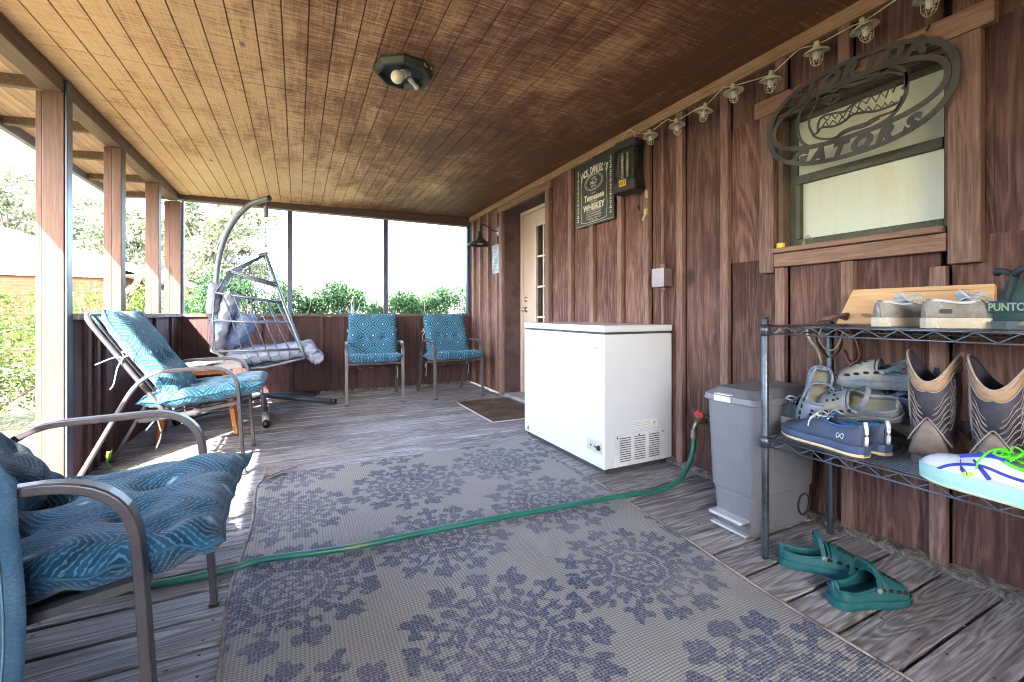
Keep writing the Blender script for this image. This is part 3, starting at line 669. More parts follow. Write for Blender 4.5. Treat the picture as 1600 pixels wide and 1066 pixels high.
for yy in (17, 22):
    c = MB(); c.box((-4.04, yy, 0.7), (-4.0, yy+1.4, 1.7)); f_ = nobj('window', c, M_wt); c = MB(); c.box((-3.999, yy+.08, .78), (-3.99, yy+1.32, 1.62)); nobj('pane', c, tgl.m, f_)
# ================================================================ OBJECTS
# ---------------------------------------------------------------- rug, mat, hose
def rug_mat():
    t = NT('medallion_rug'); v = t.coord(); wn = t.n('ShaderNodeTexNoise'); t.l(v, wn.inputs['Vector']); wn.inputs['Scale'].default_value = 22; wn.inputs['Detail'].default_value = 3
    s = t.n('ShaderNodeSeparateXYZ'); t.l(v, s.inputs[0])
    x, y = s.outputs[0], s.outputs[1]
    u = t.math('DIVIDE', t.math('ADD', x, 0.03), 0.565); col = t.math('ROUND', u); lx = t.math('MULTIPLY', t.math('SUBTRACT', u, col), 0.565)
    vv = t.math('DIVIDE', t.math('SUBTRACT', t.math('SUBTRACT', y, 2.235), t.math('MULTIPLY', col, 0.10)), 0.615)
    row = t.math('ROUND', vv); ly = t.math('MULTIPLY', t.math('SUBTRACT', vv, row), 0.615)
    par = t.math('PINGPONG', t.math('ADD', col, row), 1.0)
    rad = t.math('MULTIPLY_ADD', par, 0.030, 0.272)
    r = t.math('DIVIDE', t.math('SQRT', t.math('ADD', t.math('MULTIPLY', lx, lx), t.math('MULTIPLY', ly, ly))), rad)
    th = t.math('ARCTAN2', ly, lx)
    r = t.math('ADD', r, t.math('MULTIPLY', t.math('SUBTRACT', wn.outputs[0], 0.5), 0.30))
    def petal(n, ph=0.0): return t.math('SINE', t.math('MULTIPLY_ADD', th, float(n), ph))
    def band(a, b):       # 1 inside a<r<b
        return t.math('MULTIPLY', t.math('GREATER_THAN', r, a), t.math('LESS_THAN', r, b))
    # outer blossoms, inner leaf wreaths, rings, rosette
    outer = t.math('MULTIPLY', band(0.70, 1.06), t.math('GREATER_THAN', t.math('ADD', petal(13), t.math('MULTIPLY', t.math('SINE', t.math('MULTIPLY', r, 23.0)), 0.7)), t.math('MULTIPLY_ADD', petal(39), 0.55, -0.05)))
    mid = t.math('MULTIPLY', band(0.44, 0.74), t.math('GREATER_THAN', t.math('ADD', petal(20, 1.0), t.math('SINE', t.math('MULTIPLY', r, 40.0))), t.math('MULTIPLY_ADD', petal(46), 0.6, -0.25)))
    ring = t.math('MULTIPLY', band(0.30, 0.46), t.math('LESS_THAN', t.math('ABSOLUTE', t.math('SUBTRACT', r, 0.385)), 0.5))
    ringl = t.math('LESS_THAN', t.math('ABSOLUTE', t.math('SUBTRACT', r, 0.365)), 0.022)
    inn = t.math('MULTIPLY', band(0.0, 0.31), t.math('GREATER_THAN', t.math('ADD', petal(8), t.math('SINE', t.math('MULTIPLY', r, 48.0))), -0.2))
    m = t.math('MAXIMUM', t.math('MAXIMUM', outer, mid), t.math('MAXIMUM', ring, inn)); m = t.math('MULTIPLY', m, t.math('SUBTRACT', 1.0, ringl))
    lace = t.n('ShaderNodeTexVoronoi'); lace.feature = 'DISTANCE_TO_EDGE'; t.l(v, lace.inputs['Vector']); lace.inputs['Scale'].default_value = 85
    m = t.math('MULTIPLY', m, t.ramp(lace.outputs['Distance'], [(0.02, 0.35), (0.14, 1.0)]))
    worn = t.noise(v, 3.0, 5, 0.65); m = t.math('MULTIPLY', m, t.ramp(worn, [(0.35, 1.0), (0.75, 0.62)]))
    # weave: weft lines across, warp along
    weft = t.math('SINE', t.math('MULTIPLY', y, 2*math.pi/0.0085)); warp = t.math('SINE', t.math('MULTIPLY', x, 2*math.pi/0.011))
    jit = t.noise(t.mapping(v, (4, 80, 1)), 3, 3)
    wl = t.math('MULTIPLY_ADD', t.math('ADD', weft, t.math('MULTIPLY', warp, 0.5)), 0.33, 0.5)
    ground = t.mix(wl, (0.095,0.092,0.092), (0.41,0.40,0.39)); ground = t.mix(t.math('MULTIPLY', jit, 0.5), ground, (0.28,0.27,0.265))
    navy = t.mix(wl, (0.022,0.032,0.065), (0.095,0.12,0.20))
    c = t.mix(m, ground, navy)
    dust = t.noise(v, 1.5, 7, 0.7, 0.4); c = t.mix(t.ramp(dust, [(0.48, 0.0), (0.80, 0.45)]), c, (0.34,0.32,0.31))
    spk = t.noise(v, 55, 2); c = t.mix(t.ramp(spk, [(0.74, 0.0), (0.77, 0.7)]), c, (0.6,0.57,0.52))
    t.set(c, 0.95, 0, 0.1); t.bump(t.math('ADD', wl, t.math('MULTIPLY', m, 0.3)), 0.55, 0.004); return t.m
M_rug = rug_mat()
M_rugback = plain('rug_edge_binding', (0.24,0.21,0.19), 0.95, 0, 0.35, 120, 0.5)
rug = MB(); NX, NY = 90, 150; rows = []
def rugz(x, y):
    z = 0.009+0.0035*math.sin(y*9.5+x*1.4)*math.exp(-((y-2.2)/.8)**2)+0.004*math.exp(-((y-2.42-0.10*x)/0.035)**2)*max(0, x)*0.9
    z += 0.007*math.exp(-((x+0.16)/0.03)**2)+0.010*math.exp(-((y-1.36-.05*x)/.04)**2)*math.exp(-((x-.45)/.35)**2)
    return z+0.0015*math.sin(x*31+y*7)
for j in range(NY+1):
    y = 0.3+(2.80-0.3)*j/NY; x0 = -0.185+0.012*math.sin(y*6.5)+0.02*max(0, y-2.3); x1 = 1.36+0.065*(y-0.5)+0.008*math.sin(y*5)
    if y > 2.68: x0 += (y-2.68)*1.0
    rows.append([(x0+(x1-x0)*i/NX, y, rugz(x0+(x1-x0)*i/NX, y)) for i in range(NX+1)])
rug.grid(rows)
ro = obj('area_rug', rug, M_rug, smooth=True, solid=0.006)
tag(ro, 'worn taupe outdoor rug with navy floral medallions lying on the deck', 'rug')
b = MB(); b.tube([(r_[0][0], r_[0][1], r_[0][2]-.001) for r_ in rows[::3]], 0.0065, 6); obj('binding', b, M_rugback, ro, smooth=True)
b = MB(); b.tube([(r_[-1][0], r_[-1][1], r_[-1][2]-.001) for r_ in rows[::3]], 0.006, 6)
obj('binding', b, M_rugback, ro, smooth=True)
b = MB(); rr = []
for i in range(9):
    u = i/8; rr.append([(-0.165+0.17*u*q, 2.69+(0.13-0.0*u)*q*(1-.25*u)+0.02*u, 0.016+0.04*math.sin(q*2.2)*(1-u*.7)+0.012*u) for q in [k/8 for k in range(9)]])
b.grid(rr); obj('folded_corner', b, M_rugback, ro, smooth=True, solid=0.006)

def mat_coir():
    t = NT('brown_coir'); v = t.coord(); n = t.noise(v, 160, 3, 0.8); b_ = t.noise(v, 4, 5, 0.6)
    c = t.ramp(t.math('ADD', t.math('MULTIPLY', n, 0.6), t.math('MULTIPLY', b_, 0.4)), [(0.38, (0.05,0.035,0.025)), (0.55, (0.16,0.11,0.08)), (0.7, (0.30,0.24,0.19))])
    t.set(c, 1.0, 0, 0.05); t.bump(n, 1.0, 0.01); return t.m
b = MB(); rows2 = [[(1.48+.56*i/30, 3.365+.9*j/40, 0.012+random.uniform(-.0015,.0015)) for i in range(31)] for j in range(41)]; b.grid(rows2)
mo = obj('doormat', b, mat_coir(), solid=0.010); tag(mo, 'brown bristly doormat with a pale edge in front of the door', 'doormat')
b = MB(); b.box((1.472, 3.358, 0.002), (1.4795, 4.27, 0.009)); b.box((1.48, 3.356, 0.002), (2.04, 3.3635, 0.009)); obj('backing_edge', b, plain('pale_rubber_edge', (0.5,0.48,0.46), 0.7), mo)

def hose_mat():
    t = NT('green_garden_hose'); v = t.coord(); n = t.noise(v, 9, 4, 0.6); n2 = t.noise(v, 1.6, 2)
    c = t.mix(n, (0.01,0.10,0.075), (0.03,0.20,0.14)); c = t.mix(t.ramp(n2, [(0.60, 0.0), (0.66, 0.55)]), c, (0.28,0.28,0.09)); t.set(c, 0.35, 0, 0.5); return t.m
hp = smoothpath([(-1.06,2.25,.014),(-.8,1.98,.014),(-.457,1.845,.014),(-.20,1.825,.016),(-.113,1.82,.026),(.187,1.765,.027),(.567,1.75,.027),(1.011,1.715,.027),(1.403,1.68,.028),(1.54,1.675,.018),(1.70,1.675,.016),(1.84,1.70,.03),(1.95,1.735,.085),(2.0,1.75,.16),(2.012,1.755,.225)], 8)
b = MB(); b.tube(hp, 0.0125, 10)
ho = obj('garden_hose', b, hose_mat(), smooth=True); tag(ho, 'green garden hose running across the rug to the wall faucet', 'hose')
M_brass = plain('dull_brass', (0.33,0.28,0.20), 0.4, 0.8, 0.3)
b = MB(); b.tube([(2.010,1.7545,.218),(2.0135,1.756,.262)], 0.018, 12); obj('coupling', b, M_brass, ho, smooth=False)
fa = thing('faucet', 'outdoor wall faucet with a small red valve handle, between freezer and trash bin', 'faucet', (2.1, 1.74, 0.31))
b = MB(); b.tube([(0,0,0),(-.05,0,0)], .016, 10); b.tube(smoothpath([(-.045,0,0),(-.075,.004,-.004),(-.087,.01,-.03),(-.0875,.014,-.05)],4), .0135, 10); b.tube([(-.05,0,0),(-.062,0,.032)], .008, 8); b.tube([(0,0,0),(-.006,0,0)], .028, 14)
obj('spigot', b, M_brass, fa, smooth=True)
b = MB(); pts = [(-.066+.0*math.cos(a), (.026+.005*math.cos(5*a))*math.cos(a), .04+(.012+.005*math.cos(5*a))*math.sin(a)) for a in [2*math.pi*i/30 for i in range(30)]]
b.tube(pts, .0065, 6, closed=True, up=(1,0,0)); b.tube([(-.064,-.024,.04),(-.064,.024,.04)], .0055, 6); b.tube([(-.062,0,.03),(-.07,0,.052)], .008, 6)
obj('valve_handle', b, plain('red_valve_paint', (0.55,0.045,0.05), 0.4), fa, smooth=True)

# bits of dry leaf and grit blown over the deck and rug
db = MB()
for k in range(260):
    x_, y_ = random.uniform(-.9, 2.0), random.uniform(.55, 5.3); s_ = random.uniform(.002, .006); a = random.uniform(0, 6.28)
    if random.random() < .4: y_ = 5.44-abs(random.gauss(0, .05))
    elif random.random() < .4: x_ = 2.05-abs(random.gauss(0, .05))
    z_ = .016 if (-.2 < x_ < 1.5 and y_ < 2.8) else .003
    db.add([(x_-s_*math.cos(a), y_-s_*math.sin(a), z_), (x_+s_*.4*math.sin(a), y_-s_*.4*math.cos(a), z_+.002), (x_+s_*math.cos(a), y_+s_*math.sin(a), z_), (x_-s_*.4*math.sin(a), y_+s_*.4*math.cos(a), z_+.003)], [(0,1,2,3)])
tag(obj('leaf_litter', db, plain('dry_leaf_bits', (0.42,0.36,0.28), .9, 0, .4)), 'dry leaf bits and grit scattered over the deck boards and rug', 'litter', kind='stuff')

# ---------------------------------------------------------------- chest freezer
fz = thing('chest_freezer', 'white chest freezer with vented near side standing against the wall beside the door', 'freezer', (1.56, 1.985, 0))
FX, FY = 0.525, 0.965
b = MB(); b.box((0, 0, 0.03), (FX, FY, 0.800)); obj('body', b, M_white, fz, bevel=0.008, segs=3)
b = MB(); b.box((0.02, 0.02, 0.0), (FX-.02, FY-.02, 0.029)); obj('plinth', b, plain('dark_plinth', (0.05,0.05,0.055), 0.6), fz)
b = MB(); b.box((0.006, 0.006, 0.8), (FX-.006, FY-.006, 0.812)); obj('gasket', b, plain('dark_grey_gasket', (0.05,0.05,0.055), 0.6), fz)
b = MB(); b.box((-.004, -.004, 0.8125), (FX, FY+.004, 0.852)); lid = obj('lid', b, M_white, fz, bevel=0.007, segs=3)
b = MB(); b.box((-.0105, .375, .821), (-.0045, .60, .8405)); obj('lid_handle', b, plain('cream_plastic', (0.55,0.53,0.40), 0.4), lid, bevel=.003)
b = MB(); b.box((-.013, .40, .826), (-.011, .58, .835)); obj('lid_handle_lip', b, plain('pale_plastic', (0.72,0.70,0.58), 0.4), lid)
b = MB(); b.box((-.006, 0.018, .115), (-.0005, .158, .182)); cp = obj('control_panel', b, plain('ivory_panel', (0.50,0.50,0.44), 0.4), fz, bevel=.003)
for yy in (.115, .075):
    b = MB(); b.box((-.008, yy-.006, .142), (-.0062, yy+.006, .153)); obj('indicator', b, M_blackm, cp)
b = MB()
b.lathe([(0,.012),(.013,.011),(.016,0)], 16, Matrix.Translation((-.006,.040,.147)) @ Matrix.Rotation(R(-90),4,'Y')); obj('control_dial', b, M_blackm, cp)
b = MB(); b.lathe([(0,.006),(.014,.006),(.017,0)], 20, Matrix.Translation((0,.90,.062)) @ Matrix.Rotation(R(-90),4,'Y')); obj('drain_plug', b, M_chrome, fz, smooth=False)
b = MB(); b.box((-.002, .04, .712), (-.0004, .118, .727)); bd = obj('badge', b, plain('silver_badge', (0.52,0.54,0.55), 0.35, 0.3), fz)
b = MB(); fontmesh(b, 'Insignia', 0.0155, Matrix(((0,0,-1,-.0025),(-1,0,0,.079),(0,1,0,.7145),(0,0,0,1))), 0.0002, bold=.0003); obj('badge_lettering', b, plain('grey_print', (0.30,0.31,0.33), 0.5), bd)
b = MB(); vx0, vx1, vz0, vz1 = .075, .455, .035, .222
b.box((vx0, -.005, vz0), (vx1, -.0005, vz1)); vp = obj('vent_panel', b, plain('pale_grey_panel', (0.66,0.69,0.73), 0.35), fz, bevel=.004)
b = MB()
for cx in (.15, .26, .372):
    for k in range(11): z_ = .062+k*.0132; b.box((cx-.042, -.0062, z_), (cx+.042, -.0052, z_+.0052))
obj('slots', b, plain('slot_shadow', (0.07,0.075,0.085), 0.8), vp)
for cx, cz in ((.092,.202),(.255,.205),(.44,.205)):
    b = MB(); b.lathe([(0,.002),(.005,.0015),(.006,0)], 10, Matrix.Translation((cx,-.0052,cz)) @ Matrix.Rotation(R(90),4,'X')); obj('screw', b, M_blackm, vp)
b = MB(); b.box((.20, -.0014, .232), (.40, -.0004, .287)); lb = obj('sticker', b, plain('white_sticker', (0.74,0.75,0.76), 0.5), fz)
b = MB()
for k in range(5): b.box((.205, -.0018, .237+k*.0098), (.345 if k > 1 else .39, -.0015, .2395+k*.0098))
obj('fine_print', b, plain('grey_fine_print', (0.35,0.36,0.38), 0.7), lb)
b = MB(); b.prism([(-.014,0),(.014,0),(0,.024)], 0, .0006, 0, Matrix(((1,0,0,.376),(0,0,-1,-.0015),(0,1,0,.256),(0,0,0,1))))
wt = obj('warning_triangle', b, plain('yellow_green_warning', (0.50,0.52,0.10), 0.5), lb)
b = MB(); fontmesh(b, '!', .018, Matrix(((1,0,0,.376),(0,0,-1,-.0024),(0,1,0,.258),(0,0,0,1))), .0002); obj('warning_mark', b, M_black, wt)

# ---------------------------------------------------------------- trash bin
tb = thing('trash_bin', 'slim grey plastic pedal trash bin beside the shoe rack', 'trash bin', (1.66, 1.25, 0))
def taper(b, bx0, bx1, by0, by1, z0, tx0, tx1, ty0, ty1, z1, r=.03, n=5):
    def ring(x0, x1, y0, y1, z, r):
        o = []
        for (cx, cy, a0) in ((x1-r, y1-r, 0), (x0+r, y1-r, 90), (x0+r, y0+r, 180), (x1-r, y0+r, 270)):
            o += [(cx+r*math.cos(R(a0+90*i/n)), cy+r*math.sin(R(a0+90*i/n)), z) for i in range(n+1)]
        return o
    A = ring(bx0, bx1, by0, by1, z0, r); B_ = ring(tx0, tx1, ty0, ty1, z1, r); k = len(A)
    b.add(A+B_, [tuple(range(k))[::-1], tuple(range(k, 2*k))]+[(i, (i+1)%k, k+(i+1)%k, k+i) for i in range(k)])
M_binl = plain('grey_bin_plastic', (0.17,0.172,0.195), 0.42, 0, 0.12, 14, 0.1)
b = MB(); taper(b, .012, .395, -.092, .092, 0.0, .0, .40, -.10, .10, .165, .03); taper(b, -.008, .40, -.108, .104, .168, -.028, .405, -.128, .110, .545, .03)
obj('body', b, M_binl, tb, smooth=False, bevel=.004)
b = MB(); taper(b, -.046, .415, -.142, .122, .548, -.042, .415, -.138, .118, .575, .035); taper(b, -.036, .41, -.13, .112, .5755, -.0, .37, -.09, .08, .602, .035)
obj('lid', b, plain('darker_grey_lid', (0.16,0.165,0.185), 0.45, 0, 0.15, 20, 0.1), tb, bevel=.003)
b = MB(); b.box((-.052, -.028, .548), (-.044, .05, .572)); b.box((-.05, -.028, .5762), (-.01, .05, .5805)); obj('latch', b, plain('white_latch', (0.70,0.69,0.66), 0.45), tb, bevel=.002)
b = MB(); b.box((-.05, -.075, .055), (.02, .08, .068)); obj('pedal', b, plain('pale_grey_pedal', (0.42,0.43,0.45), 0.35), tb, bevel=.006, segs=3)
b = MB(); b.box((-.03, -.085, .006), (.0, .085, .016)); obj('foot_rim', b, plain('pale_grey_rim', (0.42,0.43,0.45), 0.4), tb, bevel=.003)
b = MB(); b.tube([(.335+.04*math.cos(a), -.100, .085+.045*math.sin(a)) for a in [2*math.pi*i/20 for i in range(20)]], .004, 6, closed=True, up=(0,1,0)); obj('side_grip', b, M_black, tb, smooth=True)

# ---------------------------------------------------------------- wire shoe rack
rk = thing('shoe_rack', 'black wire shelving rack holding shoes and boots under the window', 'shelf', (1.58, 0.16, 0))
M_rk = plain('dark_blue_grey_rack_steel', (0.085,0.10,0.125), 0.35, 0.7, 0.3, 60, 0.2)
M_rkw = plain('rack_wire', (0.16,0.18,0.22), 0.3, 0.8, 0.2, 60)
RX, RY = 0.425, 0.89
for (x, y, zt) in ((0, RY, .905), (RX, RY, .89), (0, 0, .905), (RX, 0, .89)):
    b = MB(); b.lathe([(0,0),(.012,0),(.0125,.012),(.0125,zt-.006),(.009,zt),(0,zt)], 18, Matrix.Translation((x, y, 0)))
    for k in range(int(zt/.025)): b.lathe([(.0126,k*.025+.02),(.0132,k*.025+.0212),(.0126,k*.025+.0224)], 18, Matrix.Translation((x, y, 0)))
    obj('post', b, M_rk, rk, smooth=True)
for zt in (.872, .453):
    b = MB()
    for x in (0, RX):
        for z_ in (zt, zt-.028): b.tube([(x, 0, z_), (x, RY, z_)], .0028, 6)
        n = 22; b.tube([(x, RY*i/n, zt-.0275 if i % 2 else zt-.001) for i in range(n+1)], .0022, 5)
    for y in (0, RY):
        for z_ in (zt, zt-.028): b.tube([(0, y, z_), (RX, y, z_)], .0028, 6)
        n = 10; b.tube([(RX*i/n, y, zt-.0275 if i % 2 else zt-.001) for i in range(n+1)], .0022, 5)
    sh = obj('shelf', b, M_rkw, rk, smooth=True)
    b = MB()
    for i in range(1, 24): x = RX*i/24; b.tube([(x, 0, zt+.003), (x, RY, zt+.003)], .0019, 5)
    for y in (.30, .60): b.tube([(0, y, zt), (RX, y, zt)], .003, 6)
    obj('deck_wires', b, M_rkw, sh, smooth=True)
    b = MB()
    for x in (0, RX):
      for y in (0, RY):
        b = MB(); b.lathe([(.0133,zt-.035),(.018,zt-.035),(.0165,zt+.008),(.0133,zt+.008)], 16, Matrix.Translation((x, y, 0)))
        obj('collar', b, M_rk, sh, smooth=True)
ZT, ZL = 0.877, 0.458

# ---------------------------------------------------------------- shoes
def section(w_, h, z0, n=16, p=.8, q=.8):
    o = []
    for j in range(n+1):
        a = math.pi*j/n; c_, s_ = math.cos(a), math.sin(a)
        o.append((w_*math.copysign(abs(c_)**p, c_), z0+h*abs(s_)**q))
    return o
def shell(b, L, wk, hk, z0, op=None, jr=(4, 12), nt=34, n=16, bend=0.0, dip=0.0, mi=0):
    rows = []; ts = [0.5-0.5*math.cos(math.pi*i/nt) for i in range(nt+1)]
    for t_ in ts:
        w_ = max(.002, sinterp(wk, t_)); h = max(.004, sinterp(hk, t_)); off = bend*math.sin(t_*math.pi*.9)
        sec = section(w_, h, z0, n)
        rows.append([(t_*L, y+off, z) for y, z in sec])
    b.grid(rows, mi, skip=(lambda i, j: op and op[0] <= ts[i] < op[1] and jr[0] <= j < jr[1]))
    b.add([rows[0][j] for j in range(n+1)], [tuple(range(n+1))], mi); b.add([rows[-1][j] for j in range(n+1)], [tuple(range(n+1))], mi)
    return rows
def soleplate(b, L, wk, z0, z1, grow=1.05, bend=0.0, toe=0.012, nt=30, mi=0, over=.006):
    A = []
    for i in range(nt+1):
        t_ = .5-.5*math.cos(math.pi*i/nt); w_ = max(.004, sinterp(wk, t_)*grow); off = bend*math.sin(t_*math.pi*.9)
        x = -over+t_*(L+2*over); lift = toe*max(0, (t_-.75)/.25)**2
        A.append([(x, off-w_*.94, z0+lift), (x, off-w_, (z0+z1)*.5+lift*.5), (x, off-w_*.98, z1+lift*.3), (x, off+w_*.98, z1+lift*.3), (x, off+w_, (z0+z1)*.5+lift*.5), (x, off+w_*.94, z0+lift)])
    b.grid(A, mi, closeu=True); b.add(A[0], [tuple(range(6))], mi); b.add(A[-1], [tuple(range(6))], mi)
WS = [(0,.012),(.03,.026),(.12,.036),(.35,.036),(.62,.047),(.78,.048),(.92,.036),(.98,.020),(1,.004)]
HS = [(0,.070),(.05,.078),(.15,.070),(.30,.066),(.42,.074),(.55,.066),(.75,.043),(.9,.032),(1,.012)]
def sneaker(name, label, cat, loc, rz, L, up, sole, lace, lining, group=None, sole_h=.026, hk=HS, extras=None, tilt=(0,0), ntie=5):
    t = thing(name, label, cat, loc, (tilt[0], tilt[1], rz), group)
    b = MB(); rows = shell(b, L, WS, hk, sole_h, (.03, .40), (5, 11)); obj('upper', b, up, t, smooth=True, solid=.004)
    b = MB(); soleplate(b, L, WS, 0, sole_h+.006, 1.09); so_ = obj('sole', b, sole, t, smooth=False, bevel=.003)
    b = MB(); ins = [(t_*L, sinterp(WS, t_)*.86*s_) for s_ in (1,) for t_ in [.04+.5*i/12 for i in range(13)]]
    o = ins+[(x, -y) for x, y in ins[::-1]]; b.prism(o, sole_h+.006, sole_h+.010); obj('insole', b, lining, t)
    # collar roll round the opening and tongue
    b = MB(); hh = lambda t_: sinterp(hk, t_); w = lambda t_: sinterp(WS, t_)
    def rim(t_, s_): a = math.pi*5/16; return (t_*L, s_*w(t_)*abs(math.cos(a))**.8, sole_h+hh(t_)*abs(math.sin(a))**.8+.001)
    pts = [rim(t_, 1) for t_ in (.40,.34,.27,.2,.13,.07,.045)]+[rim(t_, -1) for t_ in (.045,.07,.13,.2,.27,.34,.40)]
    b.tube(smoothpath(pts, 3), .0045, 8); obj('collar', b, lining, t, smooth=True)
    b = MB(); tg = [[(x_*L, s_*.022*(1-.1*abs(k-2)), sole_h+hh(min(.6, x_))+zz-.010*abs(s_)) for s_ in (-1,-.5,0,.5,1)] for k, (x_, zz) in enumerate(((.56,-.004),(.47,.002),(.40,.010),(.345,.024),(.325,.034)))]
    b.grid(tg); obj('tongue', b, lining, t, smooth=True, solid=.005)
    b = MB()
    for i in range(ntie):
        t_ = .40+.24*i/(ntie-1); ww = .021; z_ = sole_h+hh(t_)+.003
        b.tube(smoothpath([(t_*L, -ww, z_-.007), (t_*L-.004, 0, z_+.003), (t_*L-.010, ww, z_-.007)], 3), .0026, 6)
    kx = .40*L; kz = sole_h+hh(.40)+.008
    for s_ in (-1, 1):
        b.tube(smoothpath([(kx, 0, kz), (kx+.008, s_*.025, kz+.014), (kx+.004, s_*.05, kz+.004), (kx-.006, s_*.03, kz-.002), (kx, 0, kz)], 4), .0024, 6)
        b.tube(smoothpath([(kx, 0, kz), (kx+.02, s_*.02, kz+.008), (kx+.035, s_*.045, kz-.020), (kx+.04, s_*.049, kz-.045)], 4), .0022, 6)
    obj('laces', b, lace, t, smooth=True)
    if extras: extras(t, L, sole_h, hk)
    return t
def side_pt(L, hk, sh, t_, f, s_):   # a point on the upper's side; f 0 bottom .. 1 top
    a = math.pi*.5*f*.9; return Vector((t_*L, s_*(sinterp(WS, t_)*abs(math.cos(a))**.8+.0015), sh+sinterp(hk, t_)*abs(math.sin(a))**.8))

M_sue = plain('dusty_grey_suede', (0.26,0.245,0.23), 0.95, 0, 0.4, 40, 0.6); M_solew = plain('aged_cream_sole', (0.52,0.47,0.38), 0.7, 0, 0.25, 25, 0.3)
M_lg = plain('pale_blue_grey_lace', (0.50,0.54,0.58), 0.8, 0, 0.15, 60); M_dl = plain('dark_lining', (0.06,0.065,0.07), 0.95, 0, 0.2)
HG = [(0,.056),(.05,.066),(.15,.062),(.30,.057),(.42,.060),(.55,.052),(.75,.038),(.9,.030),(1,.012)]
def tabx(t, L, sh, hk):
    b = MB(); b.box((.06*L, -.0405, sh+.02), (.16*L, -.0385, sh+.032)); obj('side_tab', b, M_dl, t)
sneaker('grey_sneaker', 'dusty grey suede sneaker with cream sole, left of the pair on the top shelf', 'shoe', (1.735, .765, ZT), R(-22), .25, M_sue, M_solew, M_lg, M_lg, 'grey sneakers on the top shelf', .024, HG)
sneaker('grey_sneaker', 'dusty grey suede sneaker with cream sole, right of the pair on the top shelf', 'shoe', (1.69, .625, ZT), R(-40), .265, M_sue, M_solew, M_lg, M_lg, 'grey sneakers on the top shelf', .024, HG, tabx)

M_navy = plain('navy_knit', (0.045,0.065,0.12), 0.7, 0, 0.2, 50, 0.2); M_gum = plain('cream_orange_outsole', (0.62,0.50,0.28), 0.6, 0, 0.15)
M_wl = plain('white_rope_lace', (0.62,0.64,0.62), 0.8, 0, 0.3, 200); M_navl = plain('blue_lining', (0.03,0.10,0.22), 0.9)
def infin(t, L, sh, hk):
    for s_ in (-1, 1):
        b = MB(); pts = []
        for i in range(32):
            a = 2*math.pi*i/32; pts.append(side_pt(L, hk, sh, .18+.040*math.cos(a), .26+.09*math.sin(2*a), s_))
        b.tube(pts, .0012, 5, closed=True, up=(0,1,0)); obj('infinity_mark', b, M_wl, t, smooth=True)
    b = MB(); b.tube(smoothpath([(-.004,0,sh+.01),(-.006,0,sh+.05),(-.002,0,sh+.085)],3), .006, 6); obj('heel_tab', b, M_wl, t, smooth=True)
    b = MB(); soleplate(b, L, WS, -.004, .0055, 1.10); obj('outsole', b, M_gum, t)
sneaker('running_shoe', 'navy running shoe with rope laces and small infinity mark, front edge of the lower shelf', 'shoe', (1.635, .755, ZL+.004), math.atan2(.305,.07), .30, M_navy, plain('navy_midsole', (0.05,0.075,0.15), 0.6), M_wl, M_navl, 'navy running shoes', .024, HS, infin)
sneaker('running_shoe', 'navy running shoe standing behind its mate, only its heel showing', 'shoe', (1.725, .735, ZL+.004), math.atan2(.30,.10), .30, M_navy, bpy.data.materials['navy_midsole'], M_wl, M_navl, 'navy running shoes', .024, HS, infin)

M_wh = plain('white_knit_upper', (0.64,0.64,0.72), 0.75, 0, 0.06, 120, 0.2); M_mint = plain('mint_foam_sole', (0.36,0.62,0.60), 0.55, 0, 0.12, 25, 0.15)
M_lime = plain('lime_lace', (0.12,0.80,0.03), 0.6, 0, 0.1); M_cob = plain('cobalt_print', (0.03,0.05,0.38), 0.5)
def stripes(t, L, sh, hk):
    for s_ in (-1, 1):
        def st(name, kk, r_, m):
            b = MB(); P = [side_pt(L, hk, sh, a, f, s_) for a, f in kk]; b.sweep(smoothpath([tuple(p) for p in P], 4), [(-.0008,-r_),(.0008,-r_),(.0008,r_),(-.0008,r_)], up=(0,0,1)); obj(name, b, m, t)
        st('side_stripe', [(.80,.06),(.72,.30),(.62,.42),(.50,.40),(.35,.30),(.15,.25)], .0035, M_cob)
        st('side_stripe', [(.66,.62),(.64,.30),(.60,.08)], .005, M_cob); st('side_stripe', [(.58,.62),(.52,.34),(.46,.08)], .005, M_cob)
        st('stripe_tip', [(.62,.14),(.60,.08),(.56,.14)], .005, plain('lime_print', (0.45,0.62,0.05), 0.5))
        st('eyestay', [(.68,.78),(.58,.86),(.46,.82),(.38,.74)], .008, M_cob)
    b = MB(); soleplate(b, L, WS, -.003, .004, 1.13); obj('outsole', b, plain('pale_green_outsole', (0.55,0.66,0.45), 0.6), t)
HW = [(0,.066),(.05,.072),(.15,.066),(.30,.058),(.42,.070),(.55,.062),(.75,.044),(.9,.034),(1,.014)]
sneaker('white_running_shoe', 'white running shoe with bright lime laces and mint sole, right end of the lower shelf', 'shoe', (1.545, .30, ZL+.006), math.atan2(.285,.055), .30, M_wh, M_mint, M_lime, M_lime, None, .034, HW, stripes)

